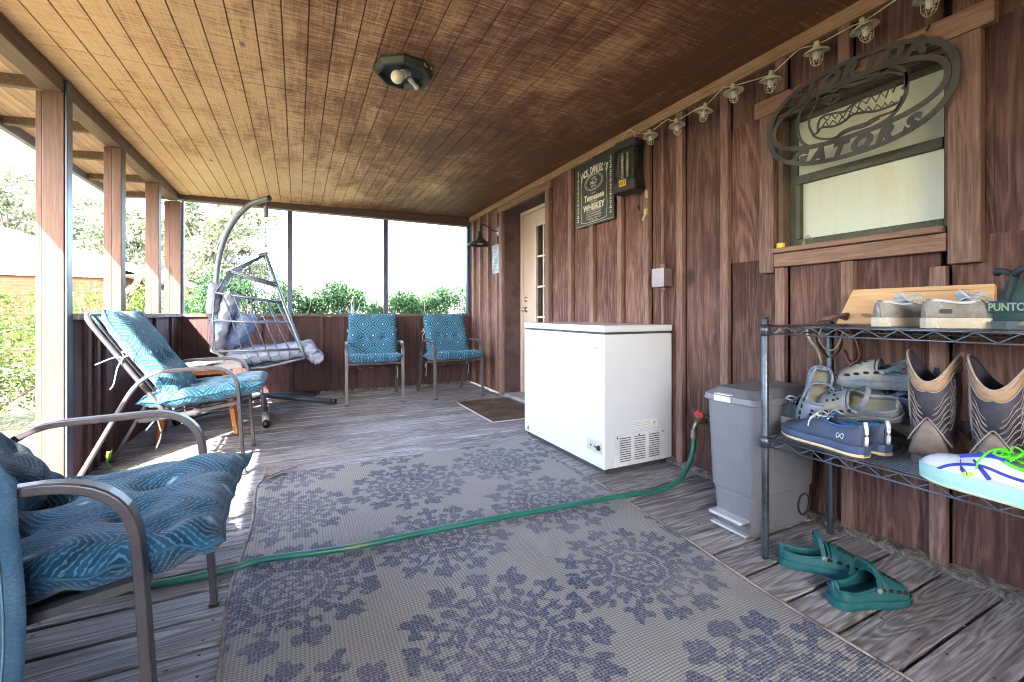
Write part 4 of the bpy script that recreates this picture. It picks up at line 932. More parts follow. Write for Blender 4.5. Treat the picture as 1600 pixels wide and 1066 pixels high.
def clogmat(name, a, b_, dirt=.4):
    t = NT(name); v = t.coord(); n = t.noise(v, 12, 7, 0.7); n2 = t.noise(v, 45, 4, .7)
    c = t.mix(t.ramp(n, [(0.4, 0.0), (0.65, dirt)]), a, b_); c = t.mix(t.math('MULTIPLY', n2, 0.3), c, tuple(x*.6 for x in a)); t.set(c, 0.6, 0, 0.35); t.bump(n2, .25, .003); return t.m
WC = [(0,.010),(.03,.026),(.12,.037),(.35,.037),(.60,.049),(.80,.050),(.93,.038),(.985,.018),(1,.004)]
HC = [(0,.058),(.05,.062),(.2,.054),(.36,.058),(.50,.078),(.62,.076),(.78,.056),(.92,.036),(1,.012)]
def clog(name, label, loc, rot, L, m, inner, group=None, strap=40, solem=None):
    t = thing(name, label, 'clog', loc, rot, group)
    b = MB(); rows = shell(b, L, WC, HC, .018, (.012, .52), (3, 13)); bo = obj('body', b, m, t, smooth=True, solid=.0045)
    b = MB(); soleplate(b, L, WC, 0, .026, 1.07, toe=.010); obj('sole', b, solem or m, t, bevel=.004)
    b = MB(); ts = [.03+.55*i/12 for i in range(13)]; ins = [(t_*L, sinterp(WC, t_)*.88) for t_ in ts]; b.prism(ins+[(x, -y) for x, y in ins[::-1]], .026, .030); obj('footbed', b, inner, t)
    # rim roll round the opening
    a = math.pi*3/16
    def rim(t_, s_): return (t_*L, s_*sinterp(WC, t_)*abs(math.cos(a))**.8, .018+sinterp(HC, t_)*abs(math.sin(a))**.8)
    pts = [rim(t_, 1) for t_ in (.52,.44,.36,.28,.2,.12,.05,.02)]+[rim(t_, -1) for t_ in (.02,.05,.12,.2,.28,.36,.44,.52)]
    arch = [(.52*L, sinterp(WC,.52)*math.copysign(abs(math.cos(q))**.8, math.cos(q)), .018+sinterp(HC,.52)*abs(math.sin(q))**.8) for q in [math.pi*(13-k)/16 for k in range(1, 10)]]
    b = MB(); b.tube(smoothpath(pts, 3)+[Vector(p) for p in arch], .0042, 8, closed=True); obj('rim', b, m, t, smooth=True)
    # vents: holes along the sides and over the toe
    b = MB()
    for s_ in (-1, 1):
        for t_ in (.52,.62,.72,.82):
            q = math.pi*.13; w_ = sinterp(WC, t_); p = Vector((t_*L, s_*(w_*abs(math.cos(q))**.8+.0005), .018+sinterp(HC, t_)*abs(math.sin(q))**.8+.003))
            b.lathe([(0,.0012),(.0075,.001),(.0078,0)], 10, Matrix.Translation(p) @ Matrix.Rotation(R(-s_*62), 4, 'X') @ Matrix.Diagonal((1.2,.7,1,1)))
    for (t_, y_) in ((.64,-.018),(.64,.018),(.70,-.02),(.70,0),(.70,.02),(.80,-.016),(.80,.016)):
        w_ = sinterp(WC, t_); h_ = sinterp(HC, t_); cq = (abs(y_)/w_)**(1/.8); sq = math.sqrt(max(0, 1-cq*cq))**.8
        b.lathe([(0,.0014),(.0048,.0012),(.005,0)], 10, Matrix.Translation((t_*L, y_, .018+h_*sq+.0006)) @ Matrix.Rotation(R(-y_*900), 4, 'X') @ Matrix.Rotation(R(8+35*(t_-.55)), 4, 'Y'))
    obj('vent_hole', b, M_void, t, smooth=True)
    # heel strap on rivets
    px, pz = .46*L, .062; sa = R(strap); ln = .27*L; pts = []
    for k in range(13):
        q = math.pi*k/12; y_ = .0455*math.cos(q); ext = math.sin(q)**.6*ln
        pts.append((px-ext*math.cos(sa), y_, pz+ext*math.sin(sa)))
    b = MB(); b.sweep(smoothpath(pts, 2), [(-.0022,-.0075),(.0022,-.0075),(.0022,.0075),(-.0022,.0075)], up=(math.sin(sa),0,math.cos(sa))); st = obj('strap', b, m, t, smooth=False, bevel=.0015)
    rv = plain(name+'_rivet', (0.18,0.20,0.21), 0.5)
    for s_ in (-1, 1):
        b = MB(); b.lathe([(0,.006),(.008,.005),(.010,0)], 14, Matrix.Translation((px, s_*.046, pz)) @ Matrix.Rotation(R(-s_*90), 4, 'X')); obj('rivet', b, rv, st, smooth=True)
    return t
M_teal = clogmat('teal_clog_foam', (0.008,0.085,0.095), (0.03,0.15,0.16), .5); M_teali = clogmat('teal_clog_inside', (0.006,0.06,0.075), (0.015,0.09,0.10))
M_mudc = clogmat('muddy_blue_grey_clog', (0.11,0.14,0.18), (0.33,0.29,0.22), .9); M_mudi = clogmat('muddy_clog_inside', (0.15,0.14,0.11), (0.26,0.23,0.17), .8)
M_pale = clogmat('pale_blue_clog', (0.16,0.20,0.27), (0.30,0.33,0.36), .6)
gt = 'teal clogs on the deck'
clog('teal_clog', 'teal foam clog farther from the camera, its strap flipped up, lying beside the rack post', (1.60, 1.005, .001), (0,0,R(-47)), .27, M_teal, M_teali, gt, 80)
clog('teal_clog', 'teal foam clog nearest the camera, its open heel facing out beside the rug', (1.515, .785, .001), (0,0,R(-17)), .26, M_teal, M_teali, gt, 86)
gs = 'muddy clogs heaped on the lower shelf'
clog('muddy_clog', 'mud stained grey clog lying on top of the heap of shoes', (1.875, .66, .668), (R(-8), R(2), R(100)), .28, M_mudc, M_mudi, gs, 25)
clog('muddy_clog', 'muddy clog tipped open towards the camera, resting on the navy running shoe', (1.80, .715, .585), (R(-48), R(4), R(96)), .25, M_mudc, M_mudi, gs, 48)
clog('muddy_clog', 'pale blue clog standing up on its toe at the left end of the heap', (1.80, .975, .715), frame((-.12,.10,-1), (-.80,-.6,0)), .25, M_pale, M_mudi, gs, 20)
clog('muddy_clog', 'blue clog wedged in the middle of the heap under the topmost clog', (1.93, .66, .575), (0, R(3), R(98)), .27, M_pale, M_mudi, gs, 30)
M_sm = plain('sandy_worn_sole', (0.36,0.32,0.25), 0.9, 0, 0.4, 30, 0.8); M_dks = plain('dark_work_leather', (0.05,0.06,0.075), 0.7, 0, 0.4, 30, 0.3)
sneaker('work_shoe', 'dark work shoe lying with its sandy worn sole towards the camera', 'shoe', (1.86, .60, .505), R(88), .27, M_dks, M_sm, M_dks, M_dl, 'dark shoes under the heap', .03, HS, None, (R(62), 0))
sneaker('work_shoe', 'dark shoe at the bottom of the heap, left of the boots', 'shoe', (1.93, .62, ZL+.004), R(100), .28, M_dks, plain('dark_rubber', (0.06,0.065,0.07), 0.7), M_lg, M_dl, 'dark shoes under the heap', .026)
sneaker('work_shoe', 'dull grey shoe at the far left of the lower shelf, behind the navy toe', 'shoe', (1.79, .98, ZL+.004), R(70), .25, plain('dull_grey_knit', (0.10,0.11,0.12), 0.9, 0, .3, 50, .3), M_sm, M_lg, M_dl, 'dark shoes under the heap', .03)
sneaker('work_shoe', 'blue grey shoe pushed in above the dull grey one at the left of the heap', 'shoe', (1.90, .80, .56), R(75), .25, plain('blue_grey_knit', (0.10,0.13,0.18), 0.9, 0, .3, 50, .3), M_sm, M_lg, M_dl, 'dark shoes under the heap', .03)

# cowboy boots: heels to the camera
def bootleather(name, a, b_):
    t = NT(name); v = t.coord(); n = t.noise(v, 9, 6, .65); n2 = t.noise(v, 60, 4, .6); c = t.ramp(n, [(0.35, a), (0.7, b_)]); t.set(c, t.math('MULTIPLY_ADD', n, .4, .25), 0, .5); t.bump(n2, .3, .002); return t.m
M_bsh = bootleather('dark_blue_brown_boot_shaft', (0.018,0.016,0.024), (0.075,0.065,0.095)); M_bft = bootleather('scuffed_brown_boot_foot', (0.11,0.075,0.055), (0.26,0.20,0.17))
M_tan = bootleather('tan_boot_collar', (0.26,0.14,0.07), (0.42,0.27,0.16)); M_stc = plain('pale_stitching', (0.34,0.29,0.26), 0.8, 0, .15, 100)
def boot(label, loc, rz):
    t = thing('cowboy_boot', label, 'boot', loc, (0,0,rz), 'cowboy boots on the lower shelf')
    ZS = [(.06,.047,.054,.030),(.10,.052,.060,.034),(.14,.055,.063,.034),(.20,.057,.065,.031),(.27,.058,.068,.030),(.33,.060,.070,.030)]  # z, half y, half x, centre x
    def rad(z, k): return sinterp([(q[0], q[k]) for q in ZS], z)
    def top(a):   # scalloped mouth: deep V at heel side and toe side, high at the pulls
        return .345-.088*abs(math.cos(a))**2.1
    def P(a, f, out=0.0):
        z1 = top(a); z = .05+(z1-.05)*f; return (rad(z, 3)+(rad(z, 2)+out)*math.cos(a), (rad(z, 1)+out)*math.sin(a), z)
    n = 48; rows = [[P(2*math.pi*j/n, f/24) for j in range(n)] for f in range(25)]
    b = MB(); b.grid(rows, closeu=True); sf = obj('shaft', b, M_bsh, t, smooth=True, solid=.004)
    rows = []
    for f in range(5):
        rows.append([P(2*math.pi*j/n, 1-(.13+.06*abs(math.sin(2*math.pi*j/n*3)))*(1-f/4), .0022) for j in range(n)])
    b = MB(); b.grid(rows, closeu=True); obj('collar', b, M_tan, sf, smooth=True, solid=.0035)
    b = MB(); b.tube([P(2*math.pi*j/n, 1.0, .0015) for j in range(n)], .0022, 6, closed=True)
    b.tube([P(2*math.pi*j/n, 1-(.13+.06*abs(math.sin(2*math.pi*j/n*3))), .003) for j in range(n)], .0013, 5, closed=True)
    b.tube([P(2*math.pi*j/n, .93, .0042) for j in range(n)], .0009, 5, closed=True)
    for c0 in (math.pi, 0):              # flame stitching fanning from the back and front seam
        for s_ in (-1, 1):
            for k in range(6):
                f0 = .26+.075*k; j_ = .05*math.sin(k*2.3); pts = [P(c0+s_*(.12+.12*(k%2)+j_), f0-.13, .003), P(c0+s_*(.42+j_), f0-.10, .003), P(c0+s_*(.75+j_), f0+.02, .003), P(c0+s_*.92, f0+.0, .003), P(c0+s_*(1.10+j_), f0+.15+j_, .003), P(c0+s_*(1.0+j_), f0+.24, .003), P(c0+s_*.86, f0+.10, .003), P(c0+s_*.62, f0+.07, .003), P(c0+s_*(.42-j_), f0-.01, .003), P(c0+s_*(.2-j_), f0-.05, .003)]
                b.tube(smoothpath(pts, 4), .0007, 5)
    obj('stitching', b, M_stc, sf, smooth=True)
    WB = [(0,.018),(.03,.038),(.12,.049),(.30,.046),(.55,.046),(.72,.044),(.88,.028),(1,.006)]; HB = [(0,.080),(.06,.100),(.2,.105),(.36,.098),(.5,.070),(.7,.042),(.9,.030),(1,.010)]
    b = MB(); rows = shell(b, .29, WB, HB, .028); b.v = [(x-.022, y, z) for x, y, z in b.v]; obj('foot', b, M_bft, t, smooth=True)
    b = MB(); b.tube(smoothpath([(-.016,-.050,.070),(-.028,-.034,.10),(-.034,-.012,.135),(-.036,0,.148),(-.034,.012,.135),(-.028,.034,.10),(-.016,.050,.070)],4), .002, 5)
    rows = [[(-.017-.013*math.sin(math.pi*j/10)-.004*(f/5), (.050)*math.cos(math.pi*j/10)*(1-.75*(f/5)**1.3), .032+.108*f/5) for j in range(11)] for f in range(6)]
    obj('counter_stitching', b, M_stc, t, smooth=True); b = MB(); b.grid(rows); obj('heel_counter', b, M_bft, t, smooth=True, solid=.003)
    b = MB(); b.prism([(-.030,-.026),(-.018,-.043),(.04,-.044),(.04,.044),(-.018,.043),(-.030,.026)], 0, .026); obj('heel', b, plain('stacked_heel', (0.10,0.08,0.07), 0.6, 0, .3, 40, .3), t, bevel=.003)
    b = MB(); soleplate(b, .29, WB, .020, .030, 1.10); b.v = [(x-.022, y, z-(0.014*max(0, (x-.08)/.12) if x > .08 else 0)) for x, y, z in b.v]; obj('sole', b, bpy.data.materials['dark_rubber'], t)
    return t
boot('brown and navy cowboy boot with tan scalloped top, left of the two boots', (1.735, .628, ZL), R(6))
boot('cowboy boot with tan scalloped top, right of the two, behind the white shoe', (1.70, .478, ZL), R(4))

# plank, strap bundle and dark shoe with lettering on the top shelf
M_pine = wood('fresh_pine', (0.50,0.28,0.13), (0.68,0.45,0.25), 'X', 0.9, 0.6, 0.1, wear=.2, cath=.3, island=False, tint=0, knots=False)
pl = thing('pine_plank', 'pale new pine plank leaning against the wall on the top shelf', 'plank', (1.93, .99, ZT+.004), (R(-24), 0, R(-90)))
b = MB(); b.add([(0,0,0),(.44,0,0),(.425,0,.148),(.03,0,.148),(0,.022,0),(.44,.022,0),(.425,.022,.148),(.03,.022,.148)], [(0,1,2,3),(7,6,5,4),(0,4,5,1),(1,5,6,2),(2,6,7,3),(3,7,4,0)]); pb = obj('board', b, M_pine, pl, bevel=.003)
b = MB(); b.prism([(.10+.022*math.cos(a), .035+.008*math.sin(a)-.15*.022*math.cos(a)) for a in [i*math.pi/8 for i in range(16)]], 0, .0006, 0, Matrix(((1,0,0,0),(0,0,1,-.0008),(0,1,0,0),(0,0,0,1)))); obj('knot', b, plain('orange_knot', (0.36,0.13,0.04), .6), pb)
M_strap = plain('red_brown_leather', (0.13,0.05,0.035), 0.5, 0, .35, 40, .3)
lb = thing('leather_strap', 'red brown leather strap bundle hanging over the left end of the top shelf', 'strap', (1.93, 1.0, ZT))
b = MB(); sec = [(-.0022,-.011),(.0022,-.011),(.0022,.011),(-.0022,.011)]
for k in range(4):
    o = .012*k; b.sweep(smoothpath([(-.02,.05-o,.006+o*.3),(-.01,.03-o,.028),(.0,-.01-o,.034+o*.2),(.02,-.05,.014),(.03,-.07-o,.006)],5), sec, up=(1,0,.2))
b.sweep(smoothpath([(-.03,.03,.0),(-.05,.035,-.06),(-.035,.0,-.13),(-.01,-.03,-.09),(-.03,-.035,-.005)],5), sec, up=(1,0,0)); b.sweep(smoothpath([(.0,-.05,.0),(-.02,-.09,-.05),(-.01,-.10,-.12),(.01,-.06,-.15),(.015,-.03,-.10)],5), sec, up=(1,0,0))
obj('strap', b, M_strap, lb)
b = MB(); b.tube(smoothpath([(-.04,.02,-.01),(-.045,.03,-.06),(-.04,.0,-.10),(-.045,-.035,-.09),(-.04,-.055,-.03)],5), .004, 7); b.tube(smoothpath([(-.06,.065,-.02),(-.06,.055,-.06),(-.055,.03,-.10),(-.055,.015,-.15),(-.05,.022,-.165)],5), .008, 8, scale=[1-.02*i for i in range(21)])
obj('buckle', b, plain('pale_worn_metal', (0.42,0.36,0.27), .45, .5, .3), lb, smooth=True)
gs_ = thing('green_boot', 'dark green shoe with a band of pale letters, right end of top shelf', 'shoe', (1.76, .455, ZT), (0,0,R(-30)))
M_grn = plain('dark_green_canvas', (0.035,0.075,0.07), 0.9, 0, .4, 60, .4)
b = MB(); rows = []
for f, (z, hx_, hy, cx) in enumerate(((.02,.06,.062,.03),(.06,.055,.06,.03),(.10,.048,.052,.035),(.135,.042,.044,.04))):
    rows.append([(cx+hx_*math.copysign(abs(math.cos(a))**.6, math.cos(a)), hy*math.copysign(abs(math.sin(a))**.6, math.sin(a)), z) for a in [2*math.pi*j/24 for j in range(24)]])
b.grid(rows, closeu=True); obj('upper', b, M_grn, gs_, smooth=True, solid=.004)
b = MB(); soleplate(b, .24, WS, 0, .022, 1.3); b.v = [(x-.04, y, z) for x, y, z in b.v]; obj('sole', b, plain('dark_striped_sole', (0.07,0.09,0.11), .5, 0, .6, 20), gs_)
b = MB(); shell(b, .15, [(0,.05),(.5,.052),(.85,.034),(1,.004)], [(0,.085),(.3,.07),(.7,.045),(1,.012)], .02); b.v = [(x+.05, y, z) for x, y, z in b.v]; obj('toe_box', b, M_grn, gs_, smooth=True)
b = MB(); b.box((-.030,-.046,.045),(-.0255,.046,.078)); bn = obj('letter_band', b, plain('navy_band', (0.02,0.045,0.07), .8), gs_)
b = MB(); fontmesh(b, 'PUNTO', .030, Matrix(((0,0,-1,-.0305),(-1,0,0,0),(0,1,0,.051),(0,0,0,1))), .0004, sx=.95, bold=.0006); obj('letters', b, plain('pale_green_print', (0.25,0.36,0.22), .8), bn)
b = MB(); b.sweep(smoothpath([(-.026,0,.078),(-.012,0,.125),(-.008,0,.155)],3), [(-.0015,-.012),(.0015,-.012),(.0015,.012),(-.0015,.012)], up=(1,0,0)); b.tube(smoothpath([(-.01,0,.15),(-.02,.03,.163),(-.01,.045,.155)],3), .009, 6); b.tube(smoothpath([(-.01,0,.15),(-.02,-.03,.163),(-.01,-.045,.155)],3), .009, 6); obj('bow_strap', b, plain('black_webbing', (0.018,0.03,0.04), .8), gs_, smooth=True)
# ---------------------------------------------------------------- patio chairs
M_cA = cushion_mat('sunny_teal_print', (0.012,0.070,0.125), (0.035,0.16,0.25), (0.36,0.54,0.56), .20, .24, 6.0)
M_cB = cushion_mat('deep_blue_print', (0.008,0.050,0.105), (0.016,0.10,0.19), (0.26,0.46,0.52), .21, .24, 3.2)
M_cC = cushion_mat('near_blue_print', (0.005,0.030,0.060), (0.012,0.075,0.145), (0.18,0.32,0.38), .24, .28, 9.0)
M_tie = plain('pale_teal_tie', (0.45,0.60,0.62), .9)
M_pip = plain('dark_teal_piping', (0.02,0.09,0.15), .9)
PIPED = {M_cA: M_pip, M_cB: M_pip, M_cC: M_pip}
def cushion(name, w_, l, th, tufts, m, parent, loc, rot, seed=0, wr=.006, ear=.03, sag=0.0, subs=(36, 36)):
    """box of stuffed cloth: puffed faces, pulled corners, buttoned dimples; local x width, y length, z up"""
    nx, ny = subs; rows = []; r_ = random.Random(seed); ph = [r_.uniform(0, 6) for _ in range(8)]
    def edge(u): return (1-abs(u)**5)
    def pt(u, v, s_):
        x = w_/2*u*(1+ear*abs(v)**3*abs(u)); y = l/2*v*(1+ear*abs(u)**3*abs(v))
        e = max(0, edge(u)*edge(v))**.45; t_ = th/2*e
        for (tu, tv) in tufts: t_ -= th*.36*math.exp(-(((u-tu)*w_/2)**2+((v-tv)*l/2)**2)/(2*.030**2))*e
        for (tu, tv) in tufts: t_ -= th*.10*math.exp(-(((u-tu)*w_/2)**2+((v-tv)*l/2)**2)/(2*.08**2))*e
        wv = wr*(math.sin(7*u+4*v+ph[0])*math.sin(5*v+ph[1])+.6*math.sin(15*u*v+ph[2]+6*v)+.5*math.sin(19*u+ph[3])*math.sin(11*v+ph[4])) * (abs(u)**2+abs(v)**2+.25)
        return (x, y, s_*t_+wv*.8-sag*(1-u*u)*(1-v*v)+.012*abs(u*v)**3)
    top = [[pt(-1+2*i/nx, -1+2*j/ny, 1) for i in range(nx+1)] for j in range(ny+1)]
    bot = [[pt(-1+2*i/nx, -1+2*j/ny, -1) for i in range(nx+1)] for j in range(ny+1)]
    b = MB(); b.grid(top); b.grid(bot)
    o = obj(name, b, m, parent, loc, rot, smooth=True, subsurf=1)
    if m in PIPED:
        per = [pt(-1+2*i/nx, -1, 1) for i in range(nx)]+[pt(1, -1+2*j/ny, 1) for j in range(ny)]+[pt(1-2*i/nx, 1, 1) for i in range(nx)]+[pt(-1, 1-2*j/ny, 1) for j in range(ny)]
        b = MB(); b.tube(per[::2], .0035, 6, closed=True); obj('piping', b, PIPED[m], o, smooth=True)
    return o
def rearc(p0, p1, p2, n=6):
    """rounded corner at p1"""
    A, B, C = Vector(p0), Vector(p1), Vector(p2); return [A.lerp(B, i/n).lerp(B.lerp(C, i/n), i/n) for i in range(n+1)]
def chair(label, loc, rz, hw=.30, back=(-.74,.93), mat=M_cA, group='patio chairs with blue patterned cushions', ties=True, seatx=(-.47,.09), seatang=6, seatz=.445, seed=1, bw=.50, rear=(-.73,), seatw=.53, seat_ear=.03, squash=1.0, wr=.006):
    t = thing('patio_chair', label, 'chair', loc, (0,0,rz), group)
    sec = [(-.008,-.017),(.008,-.017),(.0095,-.011),(.0095,.011),(.008,.017),(-.008,.017),(-.0095,.011),(-.0095,-.011)]
    for s_ in (-1, 1):
        y = s_*hw; fx = 0.0; rx = rear[0]
        P = [Vector((fx, y, 0)), Vector((fx-.015, y, .22)), Vector((fx-.028, y, .45))]+rearc((fx-.032,y,.50),(fx-.042,y,.612),(fx-.16,y,.618),9)+rearc((-.36,y,.612),(-.47,y,.606),(-.53,y,.47),8)+[Vector((rx+.08, y, .16)), Vector((rx, y, 0))]
        b = MB(); b.sweep(P, sec, up=(0,1,0)); obj('side_frame', b, M_chair, t, smooth=False, bevel=.002)
        b = MB(); b.box((fx-.014, y-.020, 0), (fx+.014, y+.020, .012)); b.box((rx-.014, y-.020, 0), (rx+.014, y+.020, .012)); obj('foot_cap', b, M_black, t, bevel=.003)
    iw = hw-.045; bx, bz = back
    # back frame: uprights joined by a rounded top, with straps
    Ls = [Vector((-.36,-iw,.36))]+[Vector((-.40,-iw,.42))]+rearc((bx+.035,-iw,bz-.06),(bx,-iw,bz),(bx,-iw+.07,bz+.002),6)+rearc((bx,iw-.07,bz+.002),(bx,iw,bz),(bx+.035,iw,bz-.06),6)+[Vector((-.40,iw,.42)),Vector((-.36,iw,.36))]
    b = MB(); b.tube(Ls, .0115, 10, up=(1,0,.3)); bf = obj('back_frame', b, M_chair, t, smooth=True)
    b = MB(); dv = Vector((bx,0,bz))-Vector((-.37,0,.38))
    for k in range(5):
        y = -iw+.085+(2*iw-.17)*k/4; p = Vector((-.37,y,.38)); q = p+dv*.99; sd_ = Vector((0,.014,0)); nn = Vector((dv.z,0,-dv.x)).normalized()*.0022
        b.add([tuple(p-sd_-nn),tuple(p+sd_-nn),tuple(q+sd_-nn),tuple(q-sd_-nn),tuple(p-sd_+nn),tuple(p+sd_+nn),tuple(q+sd_+nn),tuple(q-sd_+nn)], [(0,3,2,1),(4,5,6,7),(0,1,5,4),(1,2,6,5),(2,3,7,6),(3,0,4,7)])
    obj('back_strap', b, M_chair, bf)
    b = MB()
    for s_ in (-1, 1): b.sweep([(-.48, s_*(hw-.022), .352), (-.25, s_*(hw-.022), .376), (-.018, s_*(hw-.022), .412)], [(-.012,-.008),(.012,-.008),(.012,.008),(-.012,.008)])
    for x_, z_ in ((-.03,.408),(-.25,.372),(-.46,.350)): b.tube([(x_,-hw+.02,z_),(x_,hw-.02,z_)], .010, 8)
    for k in range(4): b.box((-.45, -iw+.06+.12*k, .366), (-.035, -iw+.095+.12*k, .370), 0, Matrix.Rotation(R(-seatang*.9),4,'Y') @ Matrix.Translation((-.0,0,.0)))
    obj('seat_frame', b, M_chair, t, smooth=False)
    sx0, sx1 = seatx
    cushion('seat_cushion', seatw, sx1-sx0, .115*squash, [(-.33,-.3),(.33,-.3),(-.33,.38),(.33,.38)], mat, t, ((sx0+sx1)/2, 0, seatz), (R(seatang), 0, R(-90)), seed, wr, seat_ear)
    ang = math.atan2(bz-.40, -(bx+.38)); L_ = math.hypot(bz-.42, bx+.40)
    c0 = Vector((-.385,0,.435)); u_ = Vector((math.cos(ang)*-1,0,math.sin(ang))); nrm = Vector((u_.z,0,-u_.x))
    cc = c0+u_*(L_*.5-.025)+nrm*.050
    rotm = Matrix((Vector((0,1,0)), u_, nrm)).transposed()  # columns: local x -> y, local y -> up the back, local z -> out
    if rotm.determinant() < 0: rotm = Matrix((Vector((0,-1,0)), u_, nrm)).transposed()
    bc = cushion('back_cushion', bw, L_*1.0, .120, [(-.32,-.12),(.32,-.12),(-.32,.55),(.32,.55)] if bw > .6 else [(-.45,-.12),(0,-.12),(.45,-.12),(0,.98)], mat, t, tuple(cc), rotm.to_euler(), seed+3, wr, .02)
    if ties:
        for s_ in (-1, 1):
            b = MB(); p = c0+u_*.30+Vector((0, s_*(iw+.012), 0))
            b.tube(smoothpath([p+nrm*.05, p, p-nrm*.03+Vector((-.01,s_*.012,.02)), p-nrm*.13+Vector((0,s_*.01,.04))],4), .0028, 5); b.tube(smoothpath([p, p+Vector((-.02,s_*.015,-.05)), p+Vector((-.035,s_*.012,-.13)), p+Vector((-.05,s_*.012,-.16))],4), .0035, 5)
            b.tube(smoothpath([p, p+Vector((.02,s_*.02,.02)), p+Vector((.0,s_*.02,.035)), p, p+Vector((-.03,s_*.02,.01)), p],4), .003, 5)
            obj('tie', b, M_tie, t, smooth=True); b = MB(); q = Vector((-.40, s_*(hw-.05), .37)); b.tube(smoothpath([q, q+Vector((-.0,s_*.03,-.02)), q+Vector((.015,s_*.035,-.10)), q+Vector((-.005,s_*.035,-.17))],4), .004, 5); b.tube(smoothpath([q, q+Vector((-.02,s_*.03,-.03)), q+Vector((-.05,s_*.03,-.07))],4), .0045, 5)
            obj('tie', b, M_tie, t, smooth=True)
    return t
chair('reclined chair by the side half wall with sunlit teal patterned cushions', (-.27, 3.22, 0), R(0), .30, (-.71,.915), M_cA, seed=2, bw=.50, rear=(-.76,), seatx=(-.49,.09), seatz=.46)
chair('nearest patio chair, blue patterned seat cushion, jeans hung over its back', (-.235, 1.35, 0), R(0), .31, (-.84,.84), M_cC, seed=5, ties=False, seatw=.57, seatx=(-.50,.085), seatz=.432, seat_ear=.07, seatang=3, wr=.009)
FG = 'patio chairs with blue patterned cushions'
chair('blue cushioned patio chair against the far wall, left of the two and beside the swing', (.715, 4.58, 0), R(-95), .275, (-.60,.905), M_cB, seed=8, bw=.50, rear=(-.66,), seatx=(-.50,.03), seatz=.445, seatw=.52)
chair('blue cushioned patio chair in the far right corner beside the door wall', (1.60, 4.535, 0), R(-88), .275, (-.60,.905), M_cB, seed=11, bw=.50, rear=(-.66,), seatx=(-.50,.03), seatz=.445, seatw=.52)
# jeans draped over the nearest chair's back corner
def denim():
    t = NT('washed_denim'); v = t.coord(); n = t.noise(v, 5, 5, .6); f = t.noise(t.mapping(v, (60,60,240)), 3, 3, .6)
    c = t.ramp(t.math('ADD', t.math('MULTIPLY', n, .6), t.math('MULTIPLY', f, .4)), [(.36, (.035,.075,.135)), (.52, (.07,.14,.21)), (.68, (.15,.25,.33))]); t.set(c, .95, 0, .1); t.bump(f, .35, .003); return t.m
jn = thing('jeans', 'faded blue jeans draped over the back corner of the nearest chair, at the left edge', 'jeans', (-.42, 1.03, 0))
M_den = denim(); b = MB(); rows = []
prof = [(-.04,.16,.66),(-.02,.12,.715),(0,.06,.742),(0,.0,.735),(0,-.025,.70),(0,-.032,.64),(0,-.034,.55),(0,-.036,.45),(0,-.038,.35),(0,-.04,.25),(0,-.045,.15),(0,-.05,.07)]
P_ = smoothpath(prof, 4)
for k, p in enumerate(P_):
    row = []
    for i in range(41):
        u = i/40; x = -.46*u+.012*math.sin(k*.25)*(1-u)-1.05*max(0, p.y)+.02-.7*max(0, p.z-.64); fold = .012*math.sin(u*14+k*.05)+.007*math.sin(u*31+k*.11)
        row.append((x+p.x*.2-.02*max(0, (k-10)/30)*(1-u), p.y+fold*min(1, k/12)-.02*u, min(p.z, .712)+.02*math.sin(u*3)*(k < 18)-.015*(k > 10)*0))
    rows.append(row)
b.grid(rows); jo = obj('leg_cloth', b, M_den, jn, smooth=True, solid=.012)
b = MB(); b.tube([(r_[2][0]+.0, r_[2][1]-.0015, r_[2][2]+.001) for r_ in rows[8:]], .0016, 5); b.tube([(r_[4][0], r_[4][1]-.0015, r_[4][2]+.001) for r_ in rows[8:]], .0012, 5); obj('seam', b, plain('pale_denim_seam', (.16,.25,.33), .9), jn, smooth=True)
# a green leaf on the nearest chair's seat
b = MB(); rr = []
for i in range(9):
    u = i/8*.62; wv = .010*math.sin(math.pi*min(1, u*1.02))**.8; rr.append([(.075*u, -wv, .006+.03*u), (.075*u, 0, .0+.03*u), (.075*u, wv, .006+.03*u)])
b.grid(rr); lf = obj('leaf', b, plain('fresh_green_leaf', (.20,.45,.04), .5), solid=.0006, loc=(-.50, 1.80, .04), rot=(0, R(-60), R(-60)), smooth=True); lf.location = (-.60, 2.02, .385)
tag(lf, 'single fresh green leaf sticking up behind the nearest chair cushion', 'leaf')
b = MB(); b.tube([(0,0,0),(-.03,0,-.38)], .0012, 5); obj('stalk', b, bpy.data.materials['fresh_green_leaf'], lf)
lf.rotation_euler = (R(10), R(-50), R(-40))

# ---------------------------------------------------------------- low side table with things on it
M_ow = wood('orange_varnished_wood', (.28,.085,.02), (.48,.19,.06), 'Z', 1.2, .3, .1, knots=False, island=False, tint=0, spec=.5, wear=.2, cath=.2)
st = thing('side_table', 'low table with splayed orange wood legs between the reclined chair and the swing', 'table', (-.68, 4.12, 0), (0,0,R(8)))
b = MB(); b.box((-.29,-.27,.50), (.27,.27,.522)); obj('table_top', b, plain('sun_bleached_top', (.50,.42,.36), .5, 0, .15, 12), st, bevel=.004)
for sx_ in (-1, 1):
    for sy_ in (-1, 1):
        b = MB(); b.sweep([(sx_*.24, sy_*.23, 0), (sx_*.17, sy_*.17, .499)], [(-.02,-.02),(.02,-.02),(.02,.02),(-.02,.02)], scale=[.75, 1.25]); obj('leg', b, M_ow, st, bevel=.003)
b = MB(); b.box((-.19,-.18,.46), (.19,.18,.499)); obj('apron', b, M_ow, st)
bk = thing('magazine', 'teal and cream magazine lying on the low table', 'magazine', (-.74, 4.02, .5225), (0,0,R(-14)))
b = MB(); b.box((-.12,-.15,0), (.12,.15,.012)); obj('cover', b, plain('teal_cover', (.03,.25,.24), .4), bk, bevel=.002)
